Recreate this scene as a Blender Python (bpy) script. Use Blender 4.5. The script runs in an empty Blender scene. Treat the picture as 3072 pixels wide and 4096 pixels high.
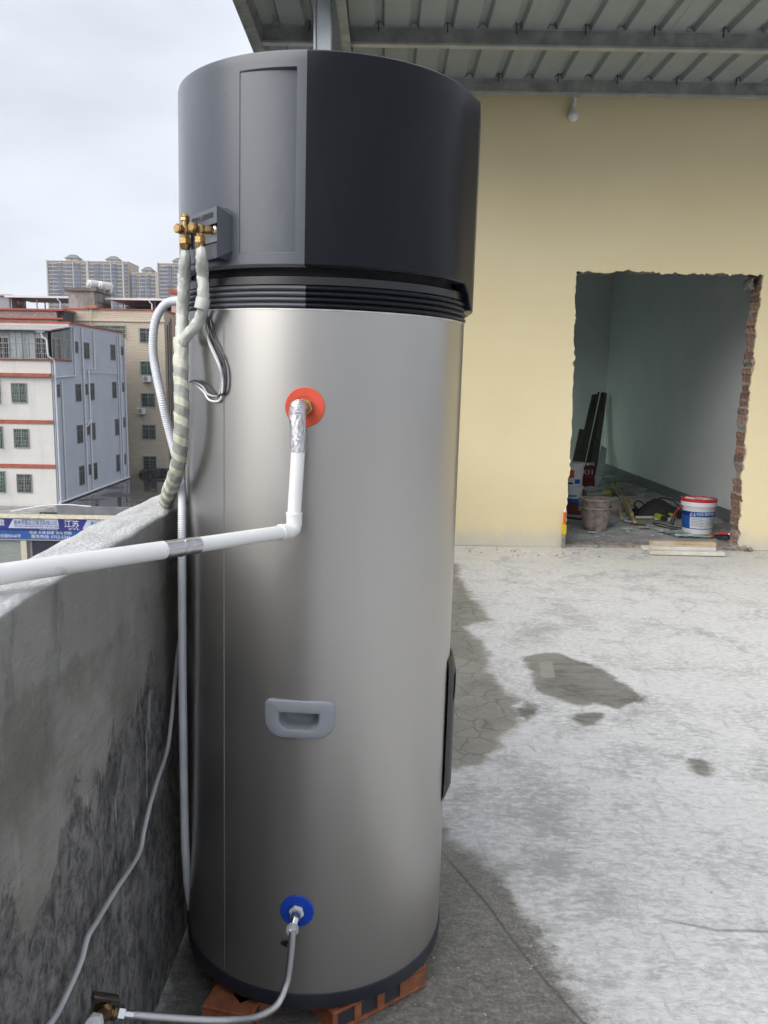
import bpy, bmesh, math, random
from mathutils import Vector, Matrix, noise
random.seed(11)
R = math.radians
S = bpy.context.scene
COL = S.collection

# ------------------------------------------------------------------ camera
CAMH, PITCH, ROLL, FPX = 1.27, R(9.03), 0.0165, 3300.0
cd = bpy.data.cameras.new('camera'); cam = bpy.data.objects.new('camera', cd); COL.objects.link(cam)
cd.sensor_fit = 'VERTICAL'; cd.sensor_height = 24.0; cd.sensor_width = 18.0
cd.lens = FPX / 4096.0 * 24.0
cd.clip_start = 0.02; cd.clip_end = 6000
cam.matrix_world = Matrix.Translation((0, 0, CAMH)) @ Matrix.Rotation(R(90) - PITCH, 4, 'X') @ Matrix.Rotation(ROLL, 4, 'Z')
S.camera = cam

# ------------------------------------------------------------------ sky and sun
SUN_EL, SUN_AZ = R(38), R(229)          # azimuth clockwise from +Y: behind and left of the viewer
w = bpy.data.worlds.new('World'); S.world = w; w.use_nodes = True
nt = w.node_tree; nt.nodes.clear()
def wn(t, **k):
    n = nt.nodes.new(t)
    for a, b in k.items(): setattr(n, a, b)
    return n
sky = wn('ShaderNodeTexSky', sky_type='NISHITA', sun_disc=False)
sky.sun_elevation = SUN_EL; sky.sun_rotation = SUN_AZ; sky.air_density = 1.5; sky.dust_density = 4.0
tc = wn('ShaderNodeTexCoord'); mp = wn('ShaderNodeMapping'); mp.inputs['Scale'].default_value = (1.0, 1.0, 2.6)
nz = wn('ShaderNodeTexNoise'); nz.inputs['Scale'].default_value = 2.3; nz.inputs['Detail'].default_value = 5; nz.inputs['Roughness'].default_value = .52
cr = wn('ShaderNodeValToRGB')
cr.color_ramp.elements[0].position = .34; cr.color_ramp.elements[0].color = (.66, .70, .79, 1)
cr.color_ramp.elements[1].position = .60; cr.color_ramp.elements[1].color = (.86, .905, 1.0, 1)
b1 = wn('ShaderNodeBackground'); b1.inputs['Strength'].default_value = 0.06
b2 = wn('ShaderNodeBackground'); b2.inputs['Strength'].default_value = 0.485
ms = wn('ShaderNodeMixShader'); ms.inputs[0].default_value = .90
wo = wn('ShaderNodeOutputWorld')
L = nt.links.new
L(tc.outputs['Generated'], mp.inputs[0]); L(mp.outputs[0], nz.inputs['Vector']); L(nz.outputs['Fac'], cr.inputs[0])
L(sky.outputs[0], b1.inputs[0]); L(cr.outputs[0], b2.inputs[0])
L(b1.outputs[0], ms.inputs[1]); L(b2.outputs[0], ms.inputs[2]); L(ms.outputs[0], wo.inputs[0])
sd = bpy.data.lights.new('sun', 'SUN'); so = bpy.data.objects.new('sun', sd); COL.objects.link(so)
sd.energy = 1.5; sd.angle = R(60); sd.color = (1.0, .975, .94)
sv = Vector((math.sin(SUN_AZ) * math.cos(SUN_EL), math.cos(SUN_AZ) * math.cos(SUN_EL), math.sin(SUN_EL)))
so.rotation_euler = sv.to_track_quat('Z', 'Y').to_euler(); so.location = (-6, -10, 15)
S.view_settings.view_transform = 'Standard'; S.view_settings.look = 'None'; S.view_settings.gamma = 1
S.view_settings.use_curve_mapping = False
S.view_settings.exposure = 1.22
S.cycles.use_denoising = True; S.cycles.use_adaptive_sampling = True; S.cycles.adaptive_threshold = .03
S.cycles.max_bounces = 7; S.cycles.diffuse_bounces = 4; S.cycles.glossy_bounces = 4
S.cycles.sample_clamp_indirect = 6; S.cycles.caustics_reflective = False; S.cycles.caustics_refractive = False

# ------------------------------------------------------------------ ray helpers (photo pixel -> point at a known plane)
_c, _s, _cr, _sr = math.cos(PITCH), math.sin(PITCH), math.cos(ROLL), math.sin(ROLL)
def ray(px, py):
    u, v = px - 1536, py - 2048
    u, v = _cr * u + _sr * v, -_sr * u + _cr * v
    x, up = u / FPX, -v / FPX
    return Vector((x, _c + up * _s, -_s + up * _c))
EYE = Vector((0, 0, CAMH))
def aty(px, py, Y): d = ray(px, py); return EYE + d * (Y / d.y)
def atz(px, py, Z): d = ray(px, py); return EYE + d * ((Z - CAMH) / d.z)
def atx(px, py, X): d = ray(px, py); return EYE + d * (X / d.x)

# ------------------------------------------------------------------ material helpers
class NT:
    def __init__(s, name):
        s.m = bpy.data.materials.new(name); s.m.use_nodes = True; s.t = s.m.node_tree
        s.b = s.t.nodes['Principled BSDF']; s.o = s.t.nodes['Material Output']; s._tc = None
    def n(s, typ, ins=None, **k):
        x = s.t.nodes.new(typ)
        for a, b in k.items(): setattr(x, a, b)
        for a, b in (ins or {}).items(): s.put(x, a, b)
        return x
    def put(s, x, a, v):
        i = x.inputs[a]
        if hasattr(v, 'node'): s.t.links.new(v, i)
        else:
            if isinstance(v, tuple) and len(v) == 3 and i.type == 'RGBA': v = v + (1,)
            i.default_value = v
    def coord(s, kind='Object', scale=(1, 1, 1), rot=(0, 0, 0), loc=(0, 0, 0)):
        if not s._tc: s._tc = s.n('ShaderNodeTexCoord')
        if kind == 'World': o = s.n('ShaderNodeNewGeometry').outputs['Position']
        else: o = s._tc.outputs[kind]
        return s.n('ShaderNodeMapping', {'Vector': o, 'Scale': scale, 'Rotation': rot, 'Location': loc}).outputs[0]
    def noise(s, vec, scale=5, detail=5, rough=.55, dist=0, kind='Fac'):
        return s.n('ShaderNodeTexNoise', {'Vector': vec, 'Scale': scale, 'Detail': detail, 'Roughness': rough, 'Distortion': dist}).outputs[kind]
    def voro(s, vec, scale=5, feature='F1', rnd=1.0, out='Distance'):
        return s.n('ShaderNodeTexVoronoi', {'Vector': vec, 'Scale': scale, 'Randomness': rnd}, feature=feature).outputs[out]
    def rng(s, v, a, b, c=0., d=1., smooth=True):
        return s.n('ShaderNodeMapRange', {'Value': v, 'From Min': a, 'From Max': b, 'To Min': c, 'To Max': d}, interpolation_type='SMOOTHSTEP' if smooth else 'LINEAR').outputs[0]
    def math(s, op, a, b=0., c=0.):
        x = s.n('ShaderNodeMath', operation=op); s.put(x, 0, a); s.put(x, 1, b)
        if op in ('MULTIPLY_ADD', 'SMOOTH_MIN', 'SMOOTH_MAX'): s.put(x, 2, c)
        return x.outputs[0]
    def mix(s, f, a, b, mode='MIX'):
        x = s.n('ShaderNodeMix', data_type='RGBA', blend_type=mode)
        s.put(x, 0, f); s.put(x, 6, a); s.put(x, 7, b); return x.outputs[2]
    def attr(s, name, out='Fac'): return s.n('ShaderNodeAttribute', attribute_name=name).outputs[out]
    def bump(s, h, strength=.5, dist=.01, prev=None):
        x = s.n('ShaderNodeBump', {'Height': h, 'Strength': strength, 'Distance': dist})
        if prev is not None: s.put(x, 'Normal', prev)
        return x.outputs[0]
    def set(s, **k):
        names = dict(col='Base Color', rough='Roughness', metal='Metallic', normal='Normal', spec='Specular IOR Level', coat='Coat Weight', alpha='Alpha', sss='Subsurface Weight', trans='Transmission Weight', ior='IOR', emit='Emission Strength', emc='Emission Color', aniso='Anisotropic', coatr='Coat Roughness')
        for a, v in k.items(): s.put(s.b, names[a], v)
        return s.m

MATS = {}
def simple(name, col, rough=.5, metal=0., var=.12, scale=6., bump=0., bscale=40., stretch=(1, 1, 1), spec=.5, dirt=None, dirtscale=2., rnd=0.0, coat=0.):
    """procedural paint/plastic/metal: base colour varied by noise, optional dirt patches, fine bump, per-object variation"""
    if name in MATS: return MATS[name]
    t = NT(name); v = t.coord('Object', stretch)
    n = t.noise(v, scale, 6)
    a = tuple(max(0, c * (1 - var)) for c in col); b = tuple(min(1, c * (1 + var)) for c in col)
    c = t.mix(t.rng(n, .3, .7), a, b)
    if dirt:
        d = t.rng(t.noise(v, dirtscale, 8, .62), .48, .72)
        c = t.mix(t.math('MULTIPLY', d, .75), c, dirt)
    if rnd:
        oi = t.n('ShaderNodeObjectInfo').outputs['Random']
        c = t.mix(1.0, c, t.n('ShaderNodeCombineColor', {'Red': t.rng(oi, 0, 1, 1 - rnd, 1 + rnd, False), 'Green': t.rng(oi, 0, 1, 1 - rnd, 1 + rnd, False), 'Blue': t.rng(oi, 0, 1, 1 - rnd, 1 + rnd, False)}).outputs[0], 'MULTIPLY')
    rr = t.rng(t.noise(v, scale * 2.3, 4), .3, .7, max(0.02, rough - .07), min(1, rough + .07))
    k = dict(col=c, rough=rr, metal=metal, spec=spec, coat=coat)
    if bump: k['normal'] = t.bump(t.noise(v, bscale, 5, .6), bump, .004)
    MATS[name] = t.set(**k); return MATS[name]

# ------------------------------------------------------------------ mesh helpers
class MB:
    def __init__(s): s.v = []; s.f = []; s.mi = []; s.cur = 0
    def add(s, vs, fs, M=None):
        o = len(s.v)
        s.v += [tuple(M @ Vector(p)) if M is not None else tuple(p) for p in vs]
        s.f += [tuple(o + i for i in f) for f in fs]; s.mi += [s.cur] * len(fs); return s
    def box(s, x0, x1, y0, y1, z0, z1, M=None, bev=0.):
        if x0 > x1: x0, x1 = x1, x0
        if y0 > y1: y0, y1 = y1, y0
        if z0 > z1: z0, z1 = z1, z0
        if bev <= 0:
            vs = [(x, y, z) for z in (z0, z1) for y in (y0, y1) for x in (x0, x1)]
            return s.add(vs, [(0, 2, 3, 1), (4, 5, 7, 6), (0, 1, 5, 4), (2, 6, 7, 3), (0, 4, 6, 2), (1, 3, 7, 5)], M)
        b = min(bev, (x1 - x0) * .45, (y1 - y0) * .45, (z1 - z0) * .45)
        lo, hi = (x0, y0, z0), (x1, y1, z1); vs = []; idx = {}
        for sx in (0, 1):
            for sy in (0, 1):
                for sz in (0, 1):
                    sg = (sx, sy, sz)
                    for ax in range(3):
                        p = [0, 0, 0]
                        for k in range(3):
                            e = hi[k] if sg[k] else lo[k]
                            if k != ax: e += -b if sg[k] else b
                            p[k] = e
                        idx[(sg, ax)] = len(vs); vs.append(tuple(p))
        fs = []
        for ax in range(3):
            o = [k for k in range(3) if k != ax]
            for sd_ in (0, 1):
                q = []
                for a_, b_ in ((0, 0), (1, 0), (1, 1), (0, 1)):
                    sg = [0, 0, 0]; sg[ax] = sd_; sg[o[0]] = a_; sg[o[1]] = b_
                    q.append(idx[(tuple(sg), ax)])
                fs.append(tuple(q))
            for a_ in (0, 1):
                for b_ in (0, 1):   # edge along ax
                    sg0 = [0, 0, 0]; sg0[o[0]] = a_; sg0[o[1]] = b_; sg1 = list(sg0); sg1[ax] = 1
                    sg0, sg1 = tuple(sg0), tuple(sg1)
                    fs.append((idx[(sg0, o[0])], idx[(sg1, o[0])], idx[(sg1, o[1])], idx[(sg0, o[1])]))
        for sx in (0, 1):
            for sy in (0, 1):
                for sz in (0, 1):
                    fs.append(tuple(idx[((sx, sy, sz), k)] for k in range(3)))
        return s.add(vs, fs, M)
    def cyl(s, p0, p1, r0, r1=None, n=16, caps=True, M=None, ph=0.):
        p0, p1 = Vector(p0), Vector(p1); r1 = r0 if r1 is None else r1
        d = (p1 - p0).normalized(); a = d.orthogonal().normalized(); b = d.cross(a)
        vs = []
        for p, r in ((p0, r0), (p1, r1)):
            for i in range(n):
                t = 2 * math.pi * i / n + ph; vs.append(p + (a * math.cos(t) + b * math.sin(t)) * r)
        fs = [(i, (i + 1) % n, n + (i + 1) % n, n + i) for i in range(n)]
        if caps: fs += [tuple(range(n - 1, -1, -1)), tuple(range(n, 2 * n))]
        return s.add(vs, fs, M)
    def lathe(s, prof, n=32, M=None, cap0=False, cap1=False, a0=0., a1=2 * math.pi):
        full = abs(a1 - a0) > 6.28; m = n if full else n + 1; vs = []
        for r, z in prof:
            for i in range(m):
                t = a0 + (a1 - a0) * i / n; vs.append((r * math.cos(t), r * math.sin(t), z))
        fs = []
        for j in range(len(prof) - 1):
            for i in range(n):
                k = (i + 1) % m if full else i + 1
                fs.append((j * m + i, j * m + k, (j + 1) * m + k, (j + 1) * m + i))
        if cap0: fs.append(tuple(range(m - 1, -1, -1)))
        if cap1: fs.append(tuple((len(prof) - 1) * m + i for i in range(m)))
        return s.add(vs, fs, M)
    def prism(s, poly, d0, d1, ax='y', M=None):
        """poly: list of 2-d points in the plane normal to ax"""
        n = len(poly); vs = []
        for d in (d0, d1):
            for p, q in poly:
                vs.append({'y': (p, d, q), 'x': (d, p, q), 'z': (p, q, d)}[ax])
        fs = [(i, (i + 1) % n, n + (i + 1) % n, n + i) for i in range(n)] + [tuple(range(n - 1, -1, -1)), tuple(range(n, 2 * n))]
        return s.add(vs, fs, M)
    def grid(s, fn, nu, nv, closeu=False, M=None):
        vs = [fn(i, j) for j in range(nv) for i in range(nu)]; fs = []
        for j in range(nv - 1):
            for i in range(nu if closeu else nu - 1):
                k = (i + 1) % nu; fs.append((j * nu + i, j * nu + k, (j + 1) * nu + k, (j + 1) * nu + i))
        return s.add(vs, fs, M)
    def tube(s, path, r, n=12, M=None):
        vs, fs, uv = tube_data(path, r, n); return s.add(vs, fs, M)
    def build(s, name, mat, parent=None, smooth=35., local=False, recalc=True):
        me = bpy.data.meshes.new(name); me.from_pydata(s.v, [], s.f)
        for m in (mat if isinstance(mat, (list, tuple)) else [mat]): me.materials.append(m)
        if any(s.mi): me.polygons.foreach_set('material_index', s.mi)
        if recalc:
            bm = bmesh.new(); bm.from_mesh(me); bmesh.ops.recalc_face_normals(bm, faces=bm.faces); bm.to_mesh(me); bm.free()
        if smooth: shade(me, smooth)
        return link(name, me, parent, local)

def shade(me, ang=35.):
    me.polygons.foreach_set('use_smooth', [True] * len(me.polygons)); me.set_sharp_from_angle(angle=R(ang))
INV = {}
def link(name, me, parent=None, local=False):
    o = bpy.data.objects.new(name, me); COL.objects.link(o)
    if parent is not None:
        o.parent = parent
        if not local and parent.name in INV: o.matrix_parent_inverse = INV[parent.name]
    return o
def thing(name, label, cat, loc=(0, 0, 0), group=None, rot=None):
    o = bpy.data.objects.new(name, None); COL.objects.link(o); o.empty_display_size = .05
    o.location = loc
    if rot: o.rotation_euler = rot
    o['label'] = label; o['category'] = cat
    if group: o['group'] = group
    from mathutils import Euler
    INV[o.name] = (Matrix.Translation(Vector(loc)) @ Euler(rot or (0, 0, 0)).to_matrix().to_4x4()).inverted()
    return o
def tag(o, label, cat, group=None):
    o['label'] = label; o['category'] = cat
    if group: o['group'] = group
    return o
def struct(o): o['kind'] = 'structure'; return o

def smooth_path(pts, step):
    """Catmull-Rom through points, resampled about every step metres"""
    P = [Vector(p) for p in pts]; P = [P[0] * 2 - P[1]] + P + [P[-1] * 2 - P[-2]]; out = []
    for i in range(1, len(P) - 2):
        a, b, c, d = P[i - 1:i + 3]; n = max(2, int((c - b).length / step))
        for k in range(n):
            t = k / n
            out.append(.5 * ((2 * b) + (c - a) * t + (2 * a - 5 * b + 4 * c - d) * t * t + (3 * b - a - 3 * c + d) * t ** 3))
    out.append(P[-2]); return out
def tube_data(path, r, n=12):
    path = [Vector(p) for p in path]; N = len(path); vs = []; uv = []; s = 0.
    tan = [(path[min(i + 1, N - 1)] - path[max(i - 1, 0)]).normalized() for i in range(N)]
    a = tan[0].orthogonal().normalized()
    for i in range(N):
        if i:
            s += (path[i] - path[i - 1]).length
            a = (a - tan[i] * a.dot(tan[i])).normalized()
        b = tan[i].cross(a)
        for k in range(n):
            t = 2 * math.pi * k / n; rr = r(s, t, i / (N - 1)) if callable(r) else r
            vs.append(tuple(path[i] + (a * math.cos(t) + b * math.sin(t)) * rr)); uv.append((s, k / n))
    fs = [(j * n + i, j * n + (i + 1) % n, (j + 1) * n + (i + 1) % n, (j + 1) * n + i) for j in range(N - 1) for i in range(n)]
    fs += [tuple(range(n - 1, -1, -1)), tuple((N - 1) * n + i for i in range(n))]
    return vs, fs, uv
def tube_obj(name, path, r, n, mat, parent=None, smooth=50., local=False):
    """tube with two float attributes: run (metres along) and turn (0..1 around)"""
    vs, fs, uv = tube_data(path, r, n)
    me = bpy.data.meshes.new(name); me.from_pydata(vs, [], fs); me.materials.append(mat)
    at = me.attributes.new('run', 'FLOAT', 'POINT'); at.data.foreach_set('value', [u for u, v in uv])
    at = me.attributes.new('ring', 'FLOAT_VECTOR', 'POINT')
    at.data.foreach_set('vector', [c for u, v in uv for c in (math.cos(2 * math.pi * v), math.sin(2 * math.pi * v), u)])
    shade(me, smooth); return link(name, me, parent, local)
def text_obj(name, body, size, M, mat, parent=None, depth=.002, align='CENTER', width=None, local=False):
    """lettering as mesh; M maps text plane (x right, y up, z out) into the scene"""
    cu = bpy.data.curves.new(name, 'FONT'); cu.body = body; cu.size = size; cu.align_x = align; cu.align_y = 'CENTER'; cu.extrude = depth; cu.resolution_u = 3
    ob = bpy.data.objects.new(name, cu); COL.objects.link(ob)
    bpy.context.view_layer.update()
    me = bpy.data.meshes.new_from_object(ob.evaluated_get(bpy.context.evaluated_depsgraph_get()))
    bpy.data.objects.remove(ob); bpy.data.curves.remove(cu)
    xs = [v.co.x for v in me.vertices]
    k = 1.
    if width and xs: k = width / max(1e-6, max(xs) - min(xs))
    for v in me.vertices: v.co = M @ Vector((v.co.x * k, v.co.y, v.co.z))
    me.materials.clear(); me.materials.append(mat); me.name = name
    return link(name, me, parent, local)
def frame_M(origin, right, up):
    r, u = Vector(right).normalized(), Vector(up).normalized(); n = r.cross(u)
    return Matrix(((r.x, u.x, n.x, origin[0]), (r.y, u.y, n.y, origin[1]), (r.z, u.z, n.z, origin[2]), (0, 0, 0, 1)))
def fbm(x, y, z=0., o=4):
    return noise.fractal(Vector((x, y, z)), .9, 2.1, o)
# ================================================================== TERRACE FLOOR
DAMP_SHADE = [
    [(-.45, 5.9), (.42, 5.95), (.53, 5.7), (.50, 5.2), (.55, 4.75), (.60, 4.32), (.47, 4.24), (.44, 4.15), (.52, 3.85), (.47, 3.52), (.55, 3.2), (.52, 2.95), (.44, 2.8), (.37, 2.64), (.20, 2.55), (-.45, 2.6)],
    [(-.45, 2.35), (.05, 2.3), (.19, 2.24), (.28, 2.07), (.36, 1.87), (.385, 1.73), (.42, 1.62), (.44, 1.48), (.50, 1.2), (.62, .6), (.3, .2), (-.45, .2)]]
PATCH = [
    [(.655, 3.70), (.74, 3.80), (.85, 3.79), (.93, 3.68), (1.01, 3.58), (1.05, 3.40), (1.10, 3.20), (1.0, 3.17), (.95, 3.12), (.86, 3.16), (.79, 3.12), (.71, 3.22), (.63, 3.31), (.66, 3.45)],
    [(.52, 3.08), (.59, 3.18), (.65, 3.13), (.56, 2.97)],
    [(.72, 3.02), (.80, 3.08), (.88, 3.07), (.83, 2.97), (.78, 2.92)],
    [(1.06, 2.70), (1.14, 2.69), (1.12, 2.60), (1.10, 2.54), (1.05, 2.53)]]
def sdist(x, y, poly):
    d = 1e9; ins = False; n = len(poly)
    for i in range(n):
        ax, ay = poly[i]; bx, by = poly[(i + 1) % n]
        ex, ey = bx - ax, by - ay; t = ((x - ax) * ex + (y - ay) * ey) / (ex * ex + ey * ey); t = 0 if t < 0 else 1 if t > 1 else t
        dd = (x - ax - ex * t) ** 2 + (y - ay - ey * t) ** 2
        if dd < d: d = dd
        if (ay > y) != (by > y) and x < ex * (y - ay) / ey + ax: ins = not ins
    d = math.sqrt(d); return d if ins else -d
def axis(lo, hi, f0, f1, fine, coarse):
    a = []; x = lo
    while x < hi - 1e-6: a.append(x); x += fine if f0 <= x < f1 else coarse
    return a + [hi]
xs = axis(-.46, 9.5, -.5, 2.2, .03, .25); ys = axis(-4.5, 6.46, .9, 6.0, .03, .15)
nx, ny = len(xs), len(ys)
mb = MB(); mb.grid(lambda i, j: (xs[i], ys[j], .004 * fbm(xs[i] * 1.3, ys[j] * 1.3) - .002 + .0012 * fbm(xs[i] * 6, ys[j] * 6)), nx, ny)

t = NT('terrace concrete')
g = t.coord('World'); damp = t.attr('damp'); patch = t.attr('patch')
n_big = t.noise(g, .9, 3, .6); n_mid = t.noise(g, 3.2, 5, .66, .4)
brush = t.noise(t.coord('World', (1.5, 4.0, 1), (0, 0, .3)), 4.6, 6, .72, 1.1)
brush2 = t.noise(t.coord('World', (5.5, 1.6, 1), (0, 0, .5)), 5.0, 4, .66, .5)
fine = t.noise(t.coord('World', (.7, 1.3, 1), (0, 0, .3)), 42, 6, .78, .4)
chalk = t.math('ADD', t.math('MULTIPLY', n_mid, .75), t.math('MULTIPLY', brush, .42))
chalk = t.math('ADD', chalk, t.math('MULTIPLY', n_big, .35))
chalk = t.math('ADD', chalk, t.math('MULTIPLY', t.math('SUBTRACT', fine, .5), .75))
ch = t.rng(chalk, .56, .82)
pos = t.n('ShaderNodeSeparateXYZ', {'Vector': g})
grey = t.mix(t.rng(n_mid, .3, .7), (.385, .382, .374), (.47, .466, .455))
white = t.mix(t.rng(fine, .35, .65), (.555, .55, .535), (.69, .685, .67))
col = t.mix(ch, grey, white)
sc = t.rng(t.math('ADD', brush2, t.math('MULTIPLY', fine, .55)), .86, .98)       # dark trowel scuffs
col = t.mix(t.math('MULTIPLY', sc, .38), col, (.22, .22, .22))
# far strip by the house: yellowish paint dust
far = t.math('MULTIPLY', t.rng(pos.outputs[1], 5.3, 6.4), t.rng(n_mid, .35, .65))
col = t.mix(t.math('MULTIPLY', far, .5), col, (.52, .46, .34))
# damp bands beside the tank, finely cracked; near one also has painted tank shade
edge = t.math('ADD', damp, t.math('MULTIPLY', t.math('SUBTRACT', t.noise(g, 7, 5, .7), .5), .20))
dm = t.rng(edge, -.03, .035)
olive = t.mix(t.rng(n_mid, .3, .7), (.205, .195, .165), (.30, .285, .245))
wv = t.n('ShaderNodeVectorMath', {0: g, 1: t.n('ShaderNodeVectorMath', {0: t.noise(g, 6, 3, .5, 0, 'Color'), 'Scale': .09}, operation='SCALE').outputs[0]}, operation='ADD').outputs[0]
cra = t.rng(t.voro(wv, 8.5, 'DISTANCE_TO_EDGE'), .0, .045, 1, 0)
crb = t.math('MULTIPLY', t.rng(t.voro(wv, 19, 'DISTANCE_TO_EDGE'), .0, .05, 1, 0), t.rng(n_big, .45, .6))
crk = t.math('MULTIPLY', t.math('MAXIMUM', cra, t.math('MULTIPLY', crb, .6)), t.math('MULTIPLY', t.rng(pos.outputs[1], 2.3, 2.7), t.rng(damp, .0, .06)))
olive = t.mix(t.math('MULTIPLY', crk, .7), olive, (.10, .092, .078))
dark = t.mix(t.rng(fine, .3, .7), (.075, .073, .066), (.175, .168, .148))
near = t.rng(t.math('ADD', pos.outputs[1], t.math('MULTIPLY', t.math('SUBTRACT', n_mid, .5), .6)), 1.7, 2.5, 1, 0)
olive = t.mix(near, olive, dark)
col = t.mix(t.math('MULTIPLY', dm, .93), col, olive)
pe = t.rng(t.math('ADD', patch, t.math('MULTIPLY', t.math('SUBTRACT', t.noise(g, 12, 5, .7), .5), .11)), -.014, .022)
pc = t.mix(t.rng(t.math('ADD', t.math('MULTIPLY', n_mid, .5), t.math('MULTIPLY', brush, .5)), .36, .62), (.095, .09, .08), (.235, .225, .195))
tx = t.math('MULTIPLY', t.rng(t.math('ABSOLUTE', t.math('SUBTRACT', t.math('ADD', pos.outputs[0], t.math('MULTIPLY', t.math('SUBTRACT', pos.outputs[1], 3.56), -.14)), .745)), .028, .034, 1, 0), t.rng(t.math('ABSOLUTE', t.math('SUBTRACT', pos.outputs[1], 3.56)), .10, .106, 1, 0))
pc = t.mix(t.math('MULTIPLY', tx, .8), pc, (.30, .285, .25))
col = t.mix(t.math('MULTIPLY', pe, .90), col, pc)
# shrinkage cracks and pour line
cl = t.n('ShaderNodeVectorMath', {0: g, 1: t.n('ShaderNodeVectorMath', {0: t.noise(g, 1.6, 2, .6, 0, 'Color'), 'Scale': .9}, operation='SCALE').outputs[0]}, operation='ADD').outputs[0]
lc = t.math('MULTIPLY', t.rng(t.voro(cl, .75, 'DISTANCE_TO_EDGE'), .0, .006, 1, 0), t.rng(n_big, .48, .56))
ca_ = t.math('MULTIPLY', t.rng(t.math('ABSOLUTE', t.math('ADD', t.attr('crka'), t.math('MULTIPLY', t.math('SUBTRACT', fine, .5), .012))), .0015, .006, 1, 0), t.rng(pos.outputs[0], .15, .22))
cb_ = t.math('MULTIPLY', t.rng(t.math('ABSOLUTE', t.math('ADD', t.attr('crkb'), t.math('MULTIPLY', t.math('SUBTRACT', n_mid, .5), .03))), .002, .008, 1, 0), t.rng(pos.outputs[0], .62, .75))
col = t.mix(t.math('MULTIPLY', lc, .25), col, (.15, .15, .15)); col = t.mix(t.math('MULTIPLY', t.math('MAXIMUM', ca_, t.math('MULTIPLY', cb_, .6)), .75), col, (.07, .068, .062))
spk = t.rng(t.noise(g, 75, 2, .5), .70, .76); col = t.mix(t.math('MULTIPLY', spk, .5), col, (.75, .75, .74))
hgt = t.math('ADD', t.math('MULTIPLY', brush, .5), t.math('MULTIPLY', fine, .6))
nb = t.bump(hgt, .75, .010)
ro = t.math('SUBTRACT', t.rng(fine, .3, .7, .62, .85), t.math('MULTIPLY', t.math('MAXIMUM', t.math('MULTIPLY', dm, near), pe), .22))
col = t.mix(t.math('MULTIPLY', t.math('MULTIPLY', dm, near), t.rng(t.noise(g, 130, 2, .5), .35, .7)), col, t.mix(1., col, (1.5, 1.45, 1.4), 'MULTIPLY'))
M_FLOOR = t.set(col=col, rough=ro, normal=nb, spec=.35)
fl = mb.build('floor', M_FLOOR, smooth=60, recalc=False); struct(fl)
dv, pv = [], []
for (x, y, z) in mb.v:
    if x < 2.3 and y > 0: dv.append(max(sdist(x, y, p) for p in DAMP_SHADE)); pv.append(max(sdist(x, y, p) for p in PATCH))
    else: dv.append(-3.); pv.append(-3.)
def sline(x, y, pl):
    best = 1e9; sg = 1.
    for (ax, ay), (bx, by) in zip(pl[:-1], pl[1:]):
        ex, ey = bx - ax, by - ay; t_ = max(0., min(1., ((x - ax) * ex + (y - ay) * ey) / (ex * ex + ey * ey)))
        d = math.hypot(x - ax - ex * t_, y - ay - ey * t_)
        if d < best: best = d; sg = 1. if ex * (y - ay) - ey * (x - ax) > 0 else -1.
    return best * sg
CA = [(.05, 2.4), (.20, 2.02), (.27, 1.86), (.31, 1.74), (.36, 1.61), (.42, 1.48), (.55, 1.22), (.8, .8)]
CB = [(.35, 2.0)] + [tuple(atz(*p, 0.)[:2]) for p in ((2453, 3630), (2658, 3679), (2882, 3720), (3060, 3724))] + [(1.6, 1.72), (2.4, 1.75)]
kv, lv = [], []
for (x, y, z) in mb.v:
    if -.2 < x < 2.2 and .8 < y < 2.6: kv.append(sline(x, y, CA)); lv.append(sline(x, y, CB))
    else: kv.append(1.); lv.append(1.)
for nm, vals in (('damp', dv), ('patch', pv), ('crka', kv), ('crkb', lv)):
    a = fl.data.attributes.new(nm, 'FLOAT', 'POINT'); a.data.foreach_set('value', vals)

# street level far below, out to the horizon
t = NT('street asphalt'); g = t.coord('World')
M_STREET = t.set(col=t.mix(t.rng(t.noise(g, .08, 8, .6), .35, .65), (.055, .057, .06), (.13, .13, .125)), rough=.7, normal=t.bump(t.noise(g, 3, 6), .3, .02))
struct(MB().grid(lambda i, j: (-2600 + 520 * i, -1500 + 450 * j, -11.6), 11, 11).build('ground', M_STREET))

# ================================================================== PARAPET
t = NT('parapet render'); g = t.coord('World'); gs = t.coord('World', (1, 1, .22)); gd = t.coord('World', (1, .9, .35), (.5, 0, 0))
pos = t.n('ShaderNodeSeparateXYZ', {'Vector': g})
n1 = t.noise(g, 3.5, 5, .62); n2 = t.noise(t.coord('World', (1, 1, .8)), 34, 8, .80, .35); scr = t.noise(t.coord('World', (1, .35, 2.4), (.62, 0, 0)), 34, 4, .7, .3); n3 = t.noise(gd, 9, 5, .65); fine = t.noise(g, 70, 3, .65)
skim = t.mix(t.rng(n1, .34, .66), (.165, .16, .14), (.29, .282, .258))
skim = t.mix(t.math('MULTIPLY', t.rng(n3, .5, .7), .5), skim, (.30, .295, .28))
mould = t.mix(t.rng(n2, .34, .64), (.075, .076, .080), (.35, .34, .324))
mould = t.mix(t.math('MULTIPLY', t.rng(t.noise(g, 5, 5, .6), .45, .65), .7), mould, t.mix(t.rng(n2, .4, .7), (.04, .041, .047), (.20, .197, .195)))
skim = t.mix(t.math('MULTIPLY', t.rng(scr, .46, .70), .25), skim, (.12, .115, .10)); skim = t.mix(t.math('MULTIPLY', t.rng(n2, .56, .66), .40), skim, (.10, .097, .088)); skim = t.mix(t.math('MULTIPLY', t.rng(n2, .44, .34), .30), skim, (.36, .352, .33))
mould = t.mix(t.math('MULTIPLY', t.rng(t.noise(gs, 7, 7, .66), .52, .70), .6), mould, (.23, .225, .215))
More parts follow.
